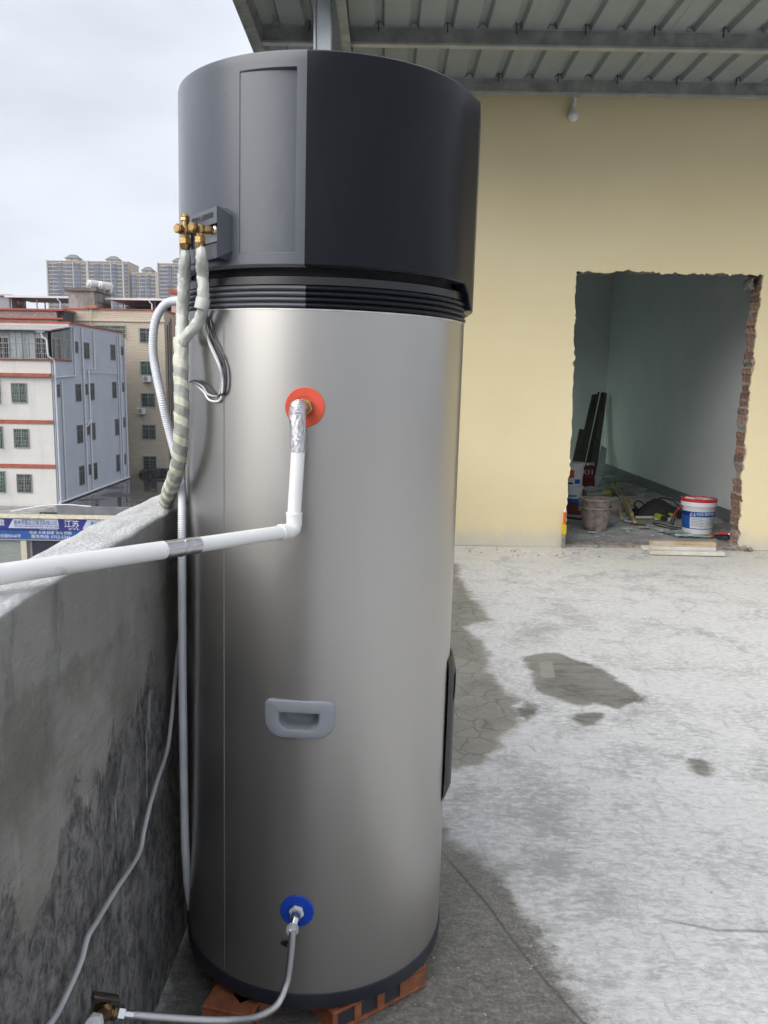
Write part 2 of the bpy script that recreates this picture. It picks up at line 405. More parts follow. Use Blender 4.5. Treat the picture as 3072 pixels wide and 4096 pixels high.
lim = t.math('ADD', t.math('MULTIPLY', t.math('SUBTRACT', t.noise(t.coord('World', (1, .8, .55)), 6.0, 7, .72), .5), .62), .665)
mm = t.rng(t.math('SUBTRACT', lim, pos.outputs[2]), -.012, .03)
col = t.mix(mm, skim, mould)
up_ = t.rng(t.math('ADD', pos.outputs[2], t.math('MULTIPLY', t.math('SUBTRACT', t.noise(gs, 6, 5, .6), .5), .22)), .855, .875); col = t.mix(t.math('MULTIPLY', up_, .45), col, (.33, .325, .31))
# blackened patches in the upper half, pale runs of grout, bird-lime splashes
bl = t.math('MULTIPLY', t.rng(t.noise(gd, 6.5, 7, .68), .56, .70), .6); col = t.mix(bl, col, (.06, .06, .062))
runs = t.rng(t.noise(t.coord('World', (1, 1, .07)), 42, 4, .6, .3), .58, .70)
runs = t.math('MULTIPLY', runs, t.rng(t.noise(g, 3.4, 4), .44, .6)); col = t.mix(t.math('MULTIPLY', runs, .6), col, (.38, .37, .345))
spl = t.math('MULTIPLY', t.rng(t.noise(t.coord('World', (1, 1, .22)), 13, 5, .6), .66, .70), 1.); col = t.mix(t.math('MULTIPLY', spl, .8), col, (.55, .55, .54))
# coping: cement float finish
nrm = t.n('ShaderNodeSeparateXYZ', {'Vector': t.n('ShaderNodeNewGeometry').outputs['Normal']}).outputs[2]
tp = t.math('MULTIPLY', t.rng(nrm, .45, .8), t.rng(pos.outputs[2], .93, .975))
swp = t.noise(t.coord('World', (3.5, .9, 1), (0, 0, -.25)), 11, 6, .72, .9)
ctop = t.mix(t.rng(swp, .30, .70), (.47, .468, .463), (.66, .66, .655)); ctop = t.mix(t.math('MULTIPLY', t.rng(n2, .58, .68), .35), ctop, (.30, .30, .295))
ctop = t.mix(t.math('MULTIPLY', t.rng(n1, .62, .75), .5), ctop, (.27, .22, .17))
col = t.mix(tp, col, ctop)
rel = t.math('ADD', t.math('MULTIPLY', n2, t.rng(mm, 0, 1, .25, 1.0)), t.math('ADD', t.math('MULTIPLY', fine, .25), t.math('MULTIPLY', scr, .2)))
rel = t.math('ADD', rel, t.math('MULTIPLY', t.noise(g, 120, 3, .7), t.math('MULTIPLY', tp, .5)))
M_PARAPET = t.set(col=col, rough=.86, spec=.3, normal=t.bump(rel, 1.0, .014))
def profile(y):
    """closed-from-below section of the parapet at y: (x, z)"""
    wob = .006 * fbm(y * 1.1, 3.1) + .003 * fbm(y * 6, 9.)
    zt = 1.0 + .006 * fbm(y * 1.7, 5.5) + .0025 * fbm(y * 11, 1.); xi = -.432 + wob; xo = -.545 + .008 * fbm(y * 1.3, 7.7) + .004 * fbm(y * 7, 4.)
    p = [(-.445, -.02)]
    for k in range(1, 24):
        z = -.02 + .985 * k / 24; p.append((-.445 + (xi + .445) * (z / 1.0) ** 2 + .0028 * fbm(y * 9, z * 9, 2.) + .0045 * fbm(y * 2.2, z * 2.2, 6.), z))
    p += [(xi - .0005, zt - .009), (xi - .003, zt - .003), (xi - .009, zt)]
    for k in range(1, 6): p.append((xi - .009 + (xo + .02 - xi + .009) * k / 6, zt + .0018 * fbm(y * 14, k * 1.7)))
    p += [(xo + .02, zt - .001), (xo + .007, zt - .006), (xo, zt - .02)]
    for k in range(1, 8): p.append((xo - .005, zt - .02 - 1.6 * (k / 7)))
    return p
py = axis(-2.5, 9.5, .3, 2.9, .018, .09); PP = [profile(y) for y in py]; npf = len(PP[0])
par = MB().grid(lambda i, j: (PP[j][i][0], py[j], PP[j][i][1]), npf, len(py)).build('parapet_wall', M_PARAPET, smooth=50)
tag(par, 'rough grey cement parapet with pale trowelled top and blackened inner face, left of the tank', 'wall')

# ================================================================== HOUSE WITH BROKEN-OUT DOORWAY
t = NT('yellow wall paint'); g = t.coord('World'); n = t.noise(g, 1.2, 6); f = t.noise(g, 60, 4)
wp = t.n('ShaderNodeSeparateXYZ', {'Vector': g}).outputs[2]
c = t.mix(t.rng(n, .3, .7), (.68, .58, .355), (.71, .615, .39))
c = t.mix(t.math('MULTIPLY', t.rng(t.math('ADD', wp, t.math('MULTIPLY', t.noise(g, 3, 6), .25)), .08, .22, 1, 0), .25), c, (.55, .50, .40))
c = t.mix(t.math('MULTIPLY', t.rng(t.noise(t.coord('World', (1, 1, .3)), 2.2, 7, .6), .5, .75), .12), c, (.55, .49, .36))
sp2 = t.math('MULTIPLY', t.rng(t.math('ADD', wp, t.math('MULTIPLY', t.noise(t.coord('World', (1, 1, .5)), 7, 6, .7), -.30)), -.13, .03, 1, 0), .7); c = t.mix(sp2, c, (.50, .485, .45))
rm = t.noise(t.coord('World', (.6, 1, 2.2)), 3.0, 6, .62, .3); c = t.mix(t.math('MULTIPLY', t.rng(rm, .55, .72), .22), c, (.72, .64, .46)); c = t.mix(t.math('MULTIPLY', t.rng(t.noise(g, 26, 4, .6), .69, .74), .35), c, (.40, .34, .24))
M_YEL = t.set(col=c, rough=.72, normal=t.bump(t.math('ADD', f, t.math('MULTIPLY', t.noise(g, 5, 4), 1.5)), .16, .004), spec=.35)
M_CORE = simple('broken mortar', (.26, .235, .21), .92, var=.35, scale=22, bump=.9, bscale=60, dirt=(.14, .115, .10), dirtscale=9)
M_BRICK = simple('red brick', (.25, .135, .09), .9, var=.45, scale=26, bump=.7, bscale=90, dirt=(.25, .22, .19), dirtscale=14, rnd=.35)
M_INT = simple('interior wall paint', (.72, .745, .735), .7, var=.03, scale=2, bump=.12, bscale=50)
M_SKIRT = simple('grey skirting tile', (.17, .18, .185), .35, var=.12, scale=7)
t = NT('dusty room screed'); g = t.coord('World')
c = t.mix(t.rng(t.noise(g, 2.6, 8, .65), .35, .65), (.24, .24, .235), (.40, .40, .39)); c = t.mix(t.math('MULTIPLY', t.rng(t.noise(g, 24, 5), .58, .68), .6), c, (.56, .56, .54))
M_RFLOOR = t.set(col=c, rough=.85, normal=t.bump(t.noise(g, 40, 6), .5, .006))
YW = 6.38
house = thing('house', 'pale yellow rendered house wall with a broken-out doorway', 'house', (3.5, 6.5, 0))
ZS = [k * .0175 for k in range(0, 196)]; ZTOP = 3.40
def jl(z, a=.014, sd_=0.): return 1.420 + .012 * math.sin(z * 2.1) + a * fbm(z * 7, 2. + sd_) + .012 * fbm(z * 27, 5. + sd_) + .010 * abs(fbm(z * 17, 15. + sd_)) + .004 * fbm(z * 80, 1. + sd_)
def jr(z, a=.022, sd_=0.): return 2.800 - .018 * math.sin(z * 1.5 + .2) + a * fbm(z * 6, 8. + sd_) + .010 * fbm(z * 29, 4. + sd_) + .012 * abs(fbm(z * 13, 25. + sd_)) + .004 * fbm(z * 80, 2. + sd_)
def jt(x, a=.014, sd_=0.): return 2.095 + a * fbm(x * 7, 12. + sd_) + .010 * fbm(x * 33, 2. + sd_) + .018 * abs(fbm(x * 9, 35. + sd_)) + .005 * fbm(x * 80, 3. + sd_) + (.022 if 1.70 < x < 2.15 else 0) * max(0, fbm(x * 5, 3.) + .3)
def skin(name, mat, y0, y1, dx, dz, sd_, parent, x0=-.30, x1=9.4):
    m = MB(); zt = 2.095 + dz
    def slab(pts0, pts1):           # two matching polylines (x,z) -> closed slab strip between y0 and y1
        n = len(pts0); vs = []
        for y in (y0, y1): vs.extend((p[0], y, p[1]) for p in pts0); vs.extend((p[0], y, p[1]) for p in pts1)
        fs = []
        for i in range(n - 1):
            fs += [(i, i + 1, n + i + 1, n + i), (2 * n + i, 3 * n + i, 3 * n + i + 1, 2 * n + i + 1), (i, 2 * n + i, 2 * n + i + 1, i + 1), (n + i, n + i + 1, 3 * n + i + 1, 3 * n + i)]
        fs += [(0, n, 3 * n, 2 * n), (n - 1, 3 * n - 1, 4 * n - 1, 2 * n - 1)]
        m.add(vs, fs)
    zz = [z * zt / ZS[120] for z in ZS[:121]]
    slab([(x0, z) for z in zz], [(jl(z, sd_=sd_) - dx, z) for z in zz])
    slab([(jr(z, sd_=sd_) + dx, z) for z in zz], [(x1, z) for z in zz])
    xl, xr = jl(zt, sd_=sd_) - dx, jr(zt, sd_=sd_) + dx
    xx = [x0] + [xl + (xr - xl) * k / 120 for k in range(121)] + [x1]
    slab([(x, zt if (k in (0, 1, 121, 122)) else jt(x, sd_=sd_) + dz) for k, x in enumerate(xx)], [(x, ZTOP) for x in xx])
    return m.build(name, mat, parent, smooth=0)
skin('front_render', M_YEL, YW, YW + .018, 0, 0, 0., house)
skin('front_wall', M_CORE, YW + .018, YW + .182, .002, .012, 3., house)
skin('inner_plaster', M_INT, YW + .182, YW + .197, .014, .035, 3., house)
zc = .02; k = 0; bw = [MB().box(-.03, .03, -.078, .078, -.024, .024, bev=.006).build('brick', M_BRICK, house) for _ in range(1)]
bmesh0 = bw[0].data; COL.objects.unlink(bw[0]); bpy.data.objects.remove(bw[0])
while zc < 2.06:
    x = jr(zc, sd_=3.) + .026 + random.uniform(-.005, .006)
    b = link('brick', bmesh0, house); b.location = (x, YW + .10 + random.uniform(-.012, .008), zc + .024); b.scale = (1, random.uniform(.85, 1.02), random.uniform(.85, 1.08))
    b.rotation_euler = (random.uniform(-.04, .04), random.uniform(-.06, .06), random.uniform(-.08, .08))
    zc += .061; k += 1
ch = MB().grid(lambda i, j: (2.775 + .035 * math.cos(i * .785) * (1 + .3 * fbm(i, j)), YW + .10 + .085 * (j / 3. * 2 - 1), 2.045 + .05 * math.sin(i * .785) * (1 + .3 * fbm(i, j, 4.))), 8, 4, True).build('lintel_stub', M_CORE, house, smooth=0)
rub = MB()
for q in range(70):
    side = random.random(); x = random.uniform(1.42, 2.82); y = YW + random.uniform(-.02, .2)
    if side > .7: x = 2.78 + random.uniform(-.05, .10); y = YW + random.uniform(-.05, .15)
    s_ = random.uniform(.006, .022); rub.box(-s_, s_, -s_ * .8, s_ * .8, -s_ * .6, s_ * .6, Matrix.Translation((x, y, .012)) @ Matrix.Rotation(random.uniform(0, 3), 4, Vector((random.random(), random.random(), 1)).normalized()))
rub.box(1.40, 2.83, YW + .005, YW + .26, -.05, .0185)
o = rub.build('threshold_rubble', M_CORE, house, smooth=0); o['kind'] = 'stuff'
# room behind: floor, right wall, back wall, left wall with window, ceiling
RX0, RX1, RY0, RY1, RZ = .30, 3.22, YW + .197, 12.2, 3.05
rf = MB().grid(lambda i, j: (RX0 + (RX1 - RX0) * i / 60, RY0 + (RY1 - RY0) * j / 110, .02 + .004 * fbm(i * .3, j * .3)), 61, 111).build('room_floor', M_RFLOOR, house)
MB().box(RX1, RX1 + .15, RY0, RY1 + .15, 0, 3.2).build('side_wall', M_INT, house)
MB().box(RX0 - .15, RX1, RY1, RY1 + .15, 0, 3.2).build('back_wall', M_INT, house)
MB().box(RX0, RX1, RY0, RY1, RZ, 3.2).build('ceiling', M_INT, house)
wl = MB(); WY0, WY1, WZ0, WZ1 = 9.8, 11.8, .7, 2.3
wl.box(RX0 - .15, RX0, RY0, WY0, 0, 3.2).box(RX0 - .15, RX0, WY1, RY1, 0, 3.2).box(RX0 - .15, RX0, WY0, WY1, 0, WZ0).box(RX0 - .15, RX0, WY0, WY1, WZ1, 3.2)
wl.build('window_wall', M_INT, house)
t = NT('green window glass'); tr = t.n('ShaderNodeBsdfTransparent', {'Color': (.83, .94, .88)}); gl = t.n('ShaderNodeBsdfGlossy', {'Color': (.8, .9, .85), 'Roughness': .05})
mx = t.n('ShaderNodeMixShader', {0: .08, 1: tr.outputs[0], 2: gl.outputs[0]}); t.t.links.new(mx.outputs[0], t.o.inputs[0]); M_GGLASS = t.m
M_ALU = simple('aluminium frame', (.45, .46, .47), .35, 1., .08)
win = MB()
for a, b in ((WY0, WY0 + .04), (WY1 - .04, WY1), ((WY0 + WY1) / 2 - .02, (WY0 + WY1) / 2 + .02)): win.box(RX0 - .11, RX0 - .05, a, b, WZ0, WZ1)
win.box(RX0 - .108, RX0 - .052, WY0, WY1, WZ0, WZ0 + .04).box(RX0 - .108, RX0 - .052, WY0, WY1, WZ1 - .04, WZ1)
wf = win.build('window', M_ALU, house)
for a, b in ((WY0 + .04, (WY0 + WY1) / 2 - .02), ((WY0 + WY1) / 2 + .02, WY1 - .04)):
    MB().box(RX0 - .083, RX0 - .077, a, b, WZ0 + .04, WZ1 - .04).build('pane', M_GGLASS, wf)
y = RY0 + .01
while y < RY1 - .02:
    y1 = min(y + .60, RY1 - .002); MB().box(RX1 - .013, RX1, y, y1 - .003, .02, .135, bev=.002).build('skirting_tile', M_SKIRT, house); y = y1

# ================================================================== CANOPY ROOF
M_SHEET = simple('roof sheet underside', (.30, .34, .34), .42, .05, .05, 3, bump=.08, bscale=25, dirt=(.28, .31, .31), dirtscale=1.5)
M_GALV = simple('galvanised steel', (.30, .31, .30), .5, .55, .25, 9, bump=.1, bscale=60, dirt=(.20, .205, .195), dirtscale=5)
M_GALV2 = simple('galvanised flange', (.50, .52, .53), .38, .7, .12, 9)
M_COLM = simple('pale steel column', (.58, .63, .66), .42, .2, .10, 7, stretch=(1, 1, .3))
M_BLACKWIRE = simple('black wire', (.02, .02, .02), .5)
canopy = thing('canopy_roof', 'corrugated metal canopy on steel purlins above the terrace', 'roof', (3.5, 5, 3.4))
PZ = 3.400
RIBS = [.553 + .21 * k for k in range(-6, 41)]
def rib_prof(cx): return [(cx - .105, PZ), (cx - .034, PZ), (cx - .030, PZ + .004), (cx - .016, PZ + .031), (cx + .016, PZ + .031), (cx + .030, PZ + .004), (cx + .034, PZ), (cx + .105, PZ)]
RYA, RYB = 4.5, 7.4
for k in range(0, len(RIBS), 4):
    prof = []
    for cx in RIBS[k:k + 4]: prof += rib_prof(cx)[(1 if prof else 0):]
    prof[0] = (prof[0][0] - (.02 if k else 0), prof[0][1] - (.002 if k else 0))
    nP = len(prof); m = MB()
    m.grid(lambda i, j: (prof[i % nP][0], RYA + (RYB - RYA) * j / 6, prof[i % nP][1] + (.0007 if i >= nP else 0)), nP, 7)
    o = m.build('roof_sheet', M_SHEET, canopy, smooth=0)
    sm = o.modifiers.new('thickness', 'SOLIDIFY'); sm.thickness = .0012; sm.offset = 1
XL, XR = -.79, 9.3
for yk, pyy in enumerate((4.61, 5.43, 6.25)):
    seg = [(XL, -.46), (-.268, XR)]
    for a, b in seg:     # C-section purlin: web facing the viewer, flanges back
        m = MB(); m.box(a, b, pyy, pyy + .003, PZ - .097, PZ - .004)
        p = m.build('purlin', M_GALV, canopy, smooth=0)
        m = MB(); m.box(a, b, pyy - .002, pyy + .045, PZ - .101, PZ - .097).box(a, b, pyy - .006, pyy - .002, PZ - .101, PZ - .088)
        m.build('lower_flange', M_GALV2, p, smooth=0)
        MB().box(a, b, pyy - .006, pyy + .045, PZ - .004, PZ - .0012).build('upper_flange', M_GALV2, p, smooth=0)
    if pyy > 5:
        clip = MB(); scr = MB()
        for k, cx in enumerate(RIBS):
            if XL < cx < 6:
                clip.prism([(cx - .026, PZ + .001), (cx + .026, PZ + .001), (cx + .012, PZ + .022), (cx - .012, PZ + .022)], pyy - .004, pyy + .012)
                if k % 2: scr.cyl((cx - .004, pyy - .012, PZ + .028), (cx - .004, pyy - .010, PZ - .03), .0035, n=6)
        clip.build('foam_closure', M_GALV2, canopy, smooth=0); scr.build('hook_bolts', M_BLACKWIRE, canopy)
m = MB(); m.box(XL - .065, XL, RYA, RYB, PZ - .12, PZ + .035); m.box(XL - .069, XL - .055, RYA, RYB, PZ - .126, PZ - .121)
m.build('verge_trim', M_GALV, canopy, smooth=0)
m = MB(); m.box(-.292, -.272, RYA, 6.2, PZ - .19, PZ - .006); m.box(-.292, -.24, RYA, 6.2, PZ - .196, PZ - .1905); m.build('rafter', M_GALV, canopy, smooth=0)
m = MB(); m.box(-.420, -.337, 4.93, 5.01, 0, PZ - .01, bev=.004); m.build('column', M_COLM, canopy)
m = MB(); m.box(-.434, -.422, 4.92, 4.95, 1.2, PZ - .012); m.build('conduit', M_GALV2, canopy)
# bulb under the last purlin
M_BULB = simple('bulb plastic', (.70, .70, .68), .35, var=.03); M_WHITEP = simple('white plastic', (.66, .66, .65), .45, var=.05)
lb = thing('light_bulb', 'unlit white bulb in a short holder at the top of the yellow wall', 'light bulb', (1.318, 6.33, 3.30))
MB().lathe([(.0, .0), (.013, .0), (.013, -.028), (.017, -.03), (.017, -.05), (.014, -.052)], 20, Matrix.Translation((1.321, 6.33, 3.3))).build('holder', M_WHITEP, lb)
MB().lathe([(.014, 0), (.016, -.018), (.027, -.045), (.037, -.062), (.0385, -.075), (.034, -.092), (.022, -.105), (.0, -.110)], 24, Matrix.Translation((1.317, 6.33, 3.252))).build('bulb', M_BULB, lb)
# ================================================================== WATER HEATER
from mathutils import Euler
t = NT('satin silver steel'); v = t.coord('Object'); vb = t.coord('Object', (1, 1, .02))
nn = t.noise(v, 2.0, 5); br = t.noise(vb, 120, 3, .5); sm = nn
c = (.425, .413, .396)
sp = t.rng(t.noise(v, 95, 2, .5), .765, .785); zz = t.n('ShaderNodeSeparateXYZ', {'Vector': v}).outputs[2]
sp = t.math('MULTIPLY', sp, t.rng(zz, .02, .25, 1, 0)); c = t.mix(t.math('MULTIPLY', sp, .6), c, (.65, .64, .62))
tg = t.n('ShaderNodeTangent', direction_type='RADIAL', axis='Z'); t.put(t.b, 'Tangent', tg.outputs[0]); t.put(t.b, 'Anisotropic Rotation', .25)
M_SILVER = t.set(aniso=.6, col=c, metal=.92, rough=t.math('ADD', .33, t.math('MULTIPLY', sp, .4)))
def plastic(name, col, rough, dust=.0, spec=.5, sheen=0.):
    t = NT(name); v = t.coord('Object'); f = t.noise(v, 420, 2, .5); d = t.noise(t.coord('Object', (1, 1, .35)), 6, 8, .65)
    c = t.mix(t.math('MULTIPLY', t.rng(d, .4, .75), dust), col, (.25, .26, .28))
    sp = t.rng(t.noise(v, 60, 2, .5), .72, .75); c = t.mix(t.math('MULTIPLY', sp, .25 if dust else .05), c, (.01, .01, .012))
    t.put(t.b, 'Sheen Weight', sheen); t.put(t.b, 'Sheen Roughness', .35)
    return t.set(col=c, rough=rough, normal=t.bump(f, .06, .0008), spec=spec)
M_CAP_L = plastic('charcoal plastic dusty skylit', (.056, .063, .080), .33, .20, .6, .60)  # lighter base and sheen put the left-hand sky reflection into the colour
M_CAP_R = plastic('charcoal plastic', (.006, .0065, .010), .30, .02, .18, .05)  # near-black base stands in for dark surroundings reflected on this side
M_BLACKP = plastic('black gloss plastic', (.008, .008, .011), .30)
M_NAVY = plastic('navy black rim', (.016, .018, .028), .42, .08)
M_HANDLE = simple('grey moulded plastic', (.235, .25, .28), .42, var=.03)
M_GAP = simple('shadow gap and tab black', (.006, .006, .007), .8)  # near-black: painted shade for gaps and recess, also the drain tab
M_TXT = simple('dark print', (.03, .032, .04), .6)
HX, HY, HZ, LEAN = -.1421, 1.717, .05, .0132
heater = thing('water_heater', 'tall silver cylindrical heat pump water heater with charcoal top housing', 'water heater', (HX, HY, HZ), rot=(0, LEAN, 0))
HM = Matrix.Translation((HX, HY, HZ)) @ Matrix.Rotation(LEAN, 4, 'Y'); HI = HM.inverted()
def hit(px, py, rad):
    """heater-local point where the sight line through a photo pixel meets the cylinder of that radius"""
    o = HI @ EYE; d = (HI.to_3x3() @ ray(px, py))
    A = d.x ** 2 + d.y ** 2; B = 2 * (o.x * d.x + o.y * d.y); C = o.x ** 2 + o.y ** 2 - rad * rad
    D = B * B - 4 * A * C
    if D < 0: k = -B / (2 * A)
    else: k = (-B - math.sqrt(D)) / (2 * A)
    return o + d * k
def ang(p): return math.atan2(p.y, p.x)
RB, ZB, ZT = .280, .040, 1.339
def pol(r, a, z): return (r * math.cos(a), r * math.sin(a), z)
# --- silver jacket: one sheet with an opening behind the handle and a lapped seam
h0, h1 = hit(1117, 2842, RB), hit(1277, 2919, RB); HA0, HA1, HZ0, HZ1 = ang(h0), ang(h1), h1.z, h0.z
seam = ang(hit(897, 2000, RB))
AA = sorted([-math.pi + 2 * math.pi * k / 180 for k in range(180)] + [HA0, HA1]); ZZ = sorted([ZB + (ZT - ZB) * k / 40 for k in range(41)] + [HZ0, HZ1])
m = MB(); nA = len(AA)
vs = [pol(RB, a, z) for z in ZZ for a in AA]; fs = []
for j in range(len(ZZ) - 1):
    for i in range(nA):
        k = (i + 1) % nA; am = (AA[i] + (AA[k] if k else math.pi)) / 2; zm = (ZZ[j] + ZZ[j + 1]) / 2
        if HA0 < am < HA1 and HZ0 < zm < HZ1: continue
        fs.append((j * nA + i, j * nA + k, (j + 1) * nA + k, (j + 1) * nA + i))
m.add(vs, fs); jacket = m.build('jacket', M_SILVER, heater, smooth=40, local=True, recalc=False)
m = MB(); m.lathe([(RB - .002, ZT - .0008), (RB + .0007, ZT - .0004), (RB + .0007, ZT - .0026), (RB + .0002, ZT - .003)], 120)
m.build('top_edge', simple('bright sheet edge', (.52, .52, .51), .4, .9, .15, 40), jacket)
m = MB()
for k in range(1): m.grid(lambda i, j: pol(RB + (.0012 if 0 < i < 3 else .0001), seam + (-.0052, -.005, -.001, .0002)[i], ZB + .002 + (ZT - ZB - .012) * j / 20), 4, 21)
m.build('seam', M_SILVER, jacket, recalc=False)
# --- base ring
m = MB(); m.lathe([(.0, .0), (.262, .0), (.274, .003), (.2825, .010), (.2835, .034), (.2825, .0395), (.279, .0405)], 120); m.build('base_ring', M_NAVY, heater, local=True)
# --- ridged collar: four rolls, then glossy black band, then shadow gap
for nm, a0, a1, mt in (('collar', -math.pi, ang(hit(1224, 1160, RB)) - .0006, simple('collar grey left', (.075, .078, .09), .42, var=.08, scale=9)), ('collar', ang(hit(1224, 1160, RB)) + .0006, math.pi, M_CAP_R)):  # collar colour split the same way: lit left half, dark right half
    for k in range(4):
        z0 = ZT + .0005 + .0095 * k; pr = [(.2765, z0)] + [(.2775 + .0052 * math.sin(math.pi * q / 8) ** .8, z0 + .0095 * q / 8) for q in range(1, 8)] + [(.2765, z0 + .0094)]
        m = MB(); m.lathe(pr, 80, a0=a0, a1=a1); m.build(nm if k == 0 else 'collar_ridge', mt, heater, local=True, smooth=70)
m = MB(); m.lathe([(.2765, 1.3775), (.279, 1.379), (.2785, 1.392), (.275, 1.3945), (.265, 1.3945)], 100); m.build('gloss_band', M_BLACKP, heater, local=True)
m = MB(); m.lathe([(.262, 1.392), (.262, 1.44)], 80); m.build('shadow_gap', M_GAP, heater, local=True)
# --- top housing: outline follows the circle, then flares into the front fascia on the right
RC = .2885; CZ0, CZ1 = 1.408, 1.7465
aSeam = ang(hit(1224, 640, RC))
p0, p1 = hit(958, 640, RC), hit(1184, 640, RC); rA0, rA1 = ang(p0), ang(p1)
rZ1 = hit(1100, 268, RC).z; rZ0 = hit(1100, 1010, RC).z
fas = [(.2615, -.1219), (.2695, -.1050), (.2785, -.0855), (.2830, -.0760), (.2880, -.0650), (.2910, -.0465), (.2937, -.0295), (.2960, -.012), (.2960, .05), (.2950, .12), (.2890, .15), (.2770, .172), (.24, .198)]
def housing(name, a0, a1, mat, fascia, recess):
    cols = []
    if recess:
        A = [a0 + (rA0 - a0) * k / 40 for k in range(41)] + [rA0 + .0012 + (rA1 - rA0 - .004) * k / 20 for k in range(21)] + [rA1 + (a1 - rA1) * k / 6 for k in range(7)]
        zs = [CZ0, CZ0 + .003] + [CZ0 + .003 + (rZ0 - CZ0 - .003) * k / 3 for k in range(1, 4)] + [rZ0 + .0012 + (rZ1 - rZ0 - .004) * k / 12 for k in range(13)] + [rZ1] + [rZ1 + (CZ1 - .006 - rZ1) * k / 2 for k in (1, 2)]
    else:
        A = None; zs = [CZ0, CZ0 + .003] + [CZ0 + .003 + (CZ1 - .009 - CZ0) * k / 10 for k in range(1, 11)]
    pts = []
    if recess: pts = [(RC * math.cos(a), RC * math.sin(a), 0.) for a in A]
    else:
        n = 30; e = R(-25); pts = [(RC * math.cos(a0 + (e - a0) * k / n), RC * math.sin(a0 + (e - a0) * k / n), 0.) for k in range(n)]
        low = [0, .0, .016, .034, .046, .047, .047, .047, .047, .047, .03, .0, 0]; drop = [0, 0, 0, 0, 0, .004, .010, .02, .02, .02, .01, 0, 0]
        pts += [(x, y, l, d) for (x, y), l, d in zip(fas, low, drop)]
        f0 = math.atan2(.20, .24) + .12
        pts += [(RC * math.cos(f0 + (a1 - f0) * k / 40), RC * math.sin(f0 + (a1 - f0) * k / 40), 0.) for k in range(41)]
    N = len(pts); rows = []
    def P(i, z, ins=0.):
        x, y, l = pts[i][:3]; r = math.hypot(x, y); f = (r - ins) / r; dr = pts[i][3] if len(pts[i]) > 3 else 0.
        return (x * f, y * f, z - (l if z <= CZ0 + .0031 else dr if z > CZ1 - .02 else 0))
    rows.append([P(i, CZ0, .022) for i in range(N)]); rows.append([P(i, CZ0, .002) for i in range(N)])
    for z in zs[1:]:
        row = []
        for i in range(N):
            ins = 0.
            if recess and rZ0 + .001 <= z <= rZ1 - .002 and rA0 + .001 <= A[i] <= rA1 - .0025:
                a = (A[i] - rA0) / (rA1 - rA0); half = (rA1 - rA0)
                ins = .0012 + .0085 * a ** 1.3 * (.55 + .45 * (z - rZ0) / (rZ1 - rZ0))
            row.append(P(i, z, ins))
        rows.append(row)
    rows.append([P(i, CZ1 - .0025, .0008) for i in range(N)]); rows.append([P(i, CZ1, .004) for i in range(N)]); rows.append([P(i, CZ1 + .0005, .02) for i in range(N)])
    m = MB(); m.grid(lambda i, j: rows[j][i], N, len(rows)); return m.build(name, mat, heater, smooth=14, local=True, recalc=False)
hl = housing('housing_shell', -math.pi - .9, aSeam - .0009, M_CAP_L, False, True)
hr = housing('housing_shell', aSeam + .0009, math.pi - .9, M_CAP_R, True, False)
m = MB(); m.lathe([(.0, CZ1 - .004), (.27, CZ1 - .004), (.277, CZ1 + .003), (.262, CZ1 + .006), (.0, CZ1 + .012)], 90); m.build('top_lid', M_CAP_R, heater, local=True)
m = MB(); m.lathe([(.2765, CZ0 + .004), (.2765, CZ1 - .008)], 90); m.build('inner_liner', M_GAP, heater, local=True)
# --- service box on the left with two brass valves
q0, q1 = hit(932, 930, RC - .001), hit(868, 930, RC + .030); q2 = hit(738, 930, RC + .004)
zt_, zb_ = hit(866, 823, RC + .03).z, hit(866, 1030, RC + .03).z
wz0, wz1 = hit(860, 970, RC + .03).z, hit(860, 890, RC + .03).z
m = MB(); ch = .014
fpl = [(q0.x, q0.y), (q1.x, q1.y)]
m.add([(q0.x, q0.y, zb_ + .016), (q1.x, q1.y, zb_), (q1.x, q1.y, zt_), (q0.x, q0.y, zt_ - .012), (.9 * q0.x, .9 * q0.y, zb_ + .016), (.9 * q0.x, .9 * q0.y, zt_ - .012), (.88 * q1.x, .88 * q1.y, zb_), (.88 * q1.x, .88 * q1.y, zt_)],
      [(0, 1, 2, 3), (0, 4, 6, 1), (3, 2, 7, 5)])
m.build('service_cheek', M_CAP_L, heater, local=True, smooth=20)
fr = Vector((q2.x - q1.x, q2.y - q1.y, 0)); fl_ = fr.length; fr.normalize(); fn = Vector((fr.y, -fr.x, 0))
if fn.dot(Vector((-1, -1, 0))) < 0: fn = -fn
def fpt(s, z, d=0.): return (q1.x + fr.x * s + fn.x * d, q1.y + fr.y * s + fn.y * d, z)
m = MB(); s1 = fl_ * .985
def fbox(s0, s1, z0, z1, d0, d1):
    vs = [fpt(s, z, d) for z in (z0, z1) for d in (d0, d1) for s in (s0, s1)]
    m.add(vs, [(0, 2, 3, 1), (4, 5, 7, 6), (0, 1, 5, 4), (2, 6, 7, 3), (0, 4, 6, 2), (1, 3, 7, 5)])
fbox(.0008, s1, wz1, zt_, -.003, 0); fbox(.0008, s1, zb_, wz0, -.003, 0); fbox(s1 * .8, s1, wz0, wz1, -.003, 0)
sp_ = m.build('service_plate', M_CAP_L, heater, local=True, smooth=20)
m = MB(); fbox(.010, s1 * .8, wz0 - .002, wz1 + .002, -.012, -.0075); m.build('valve_recess', M_GAP, heater, local=True)
m = MB(); fbox(.008, s1 * .74, wz0 + .004, wz1 - .008, -.007, -.0045); m.build('valve_bracket', simple('zinc bracket', (.42, .43, .45), .3, .9, .1), heater, local=True)
up = (0, 0, 1); tm = frame_M(fpt(fl_ * .43, (zt_ + wz1) / 2 + .001, .0006), -fr, up)
text_obj('warning_lettering', '非专业人士请勿开启!', .0105, tm, M_TXT, sp_, depth=.0002, local=True)
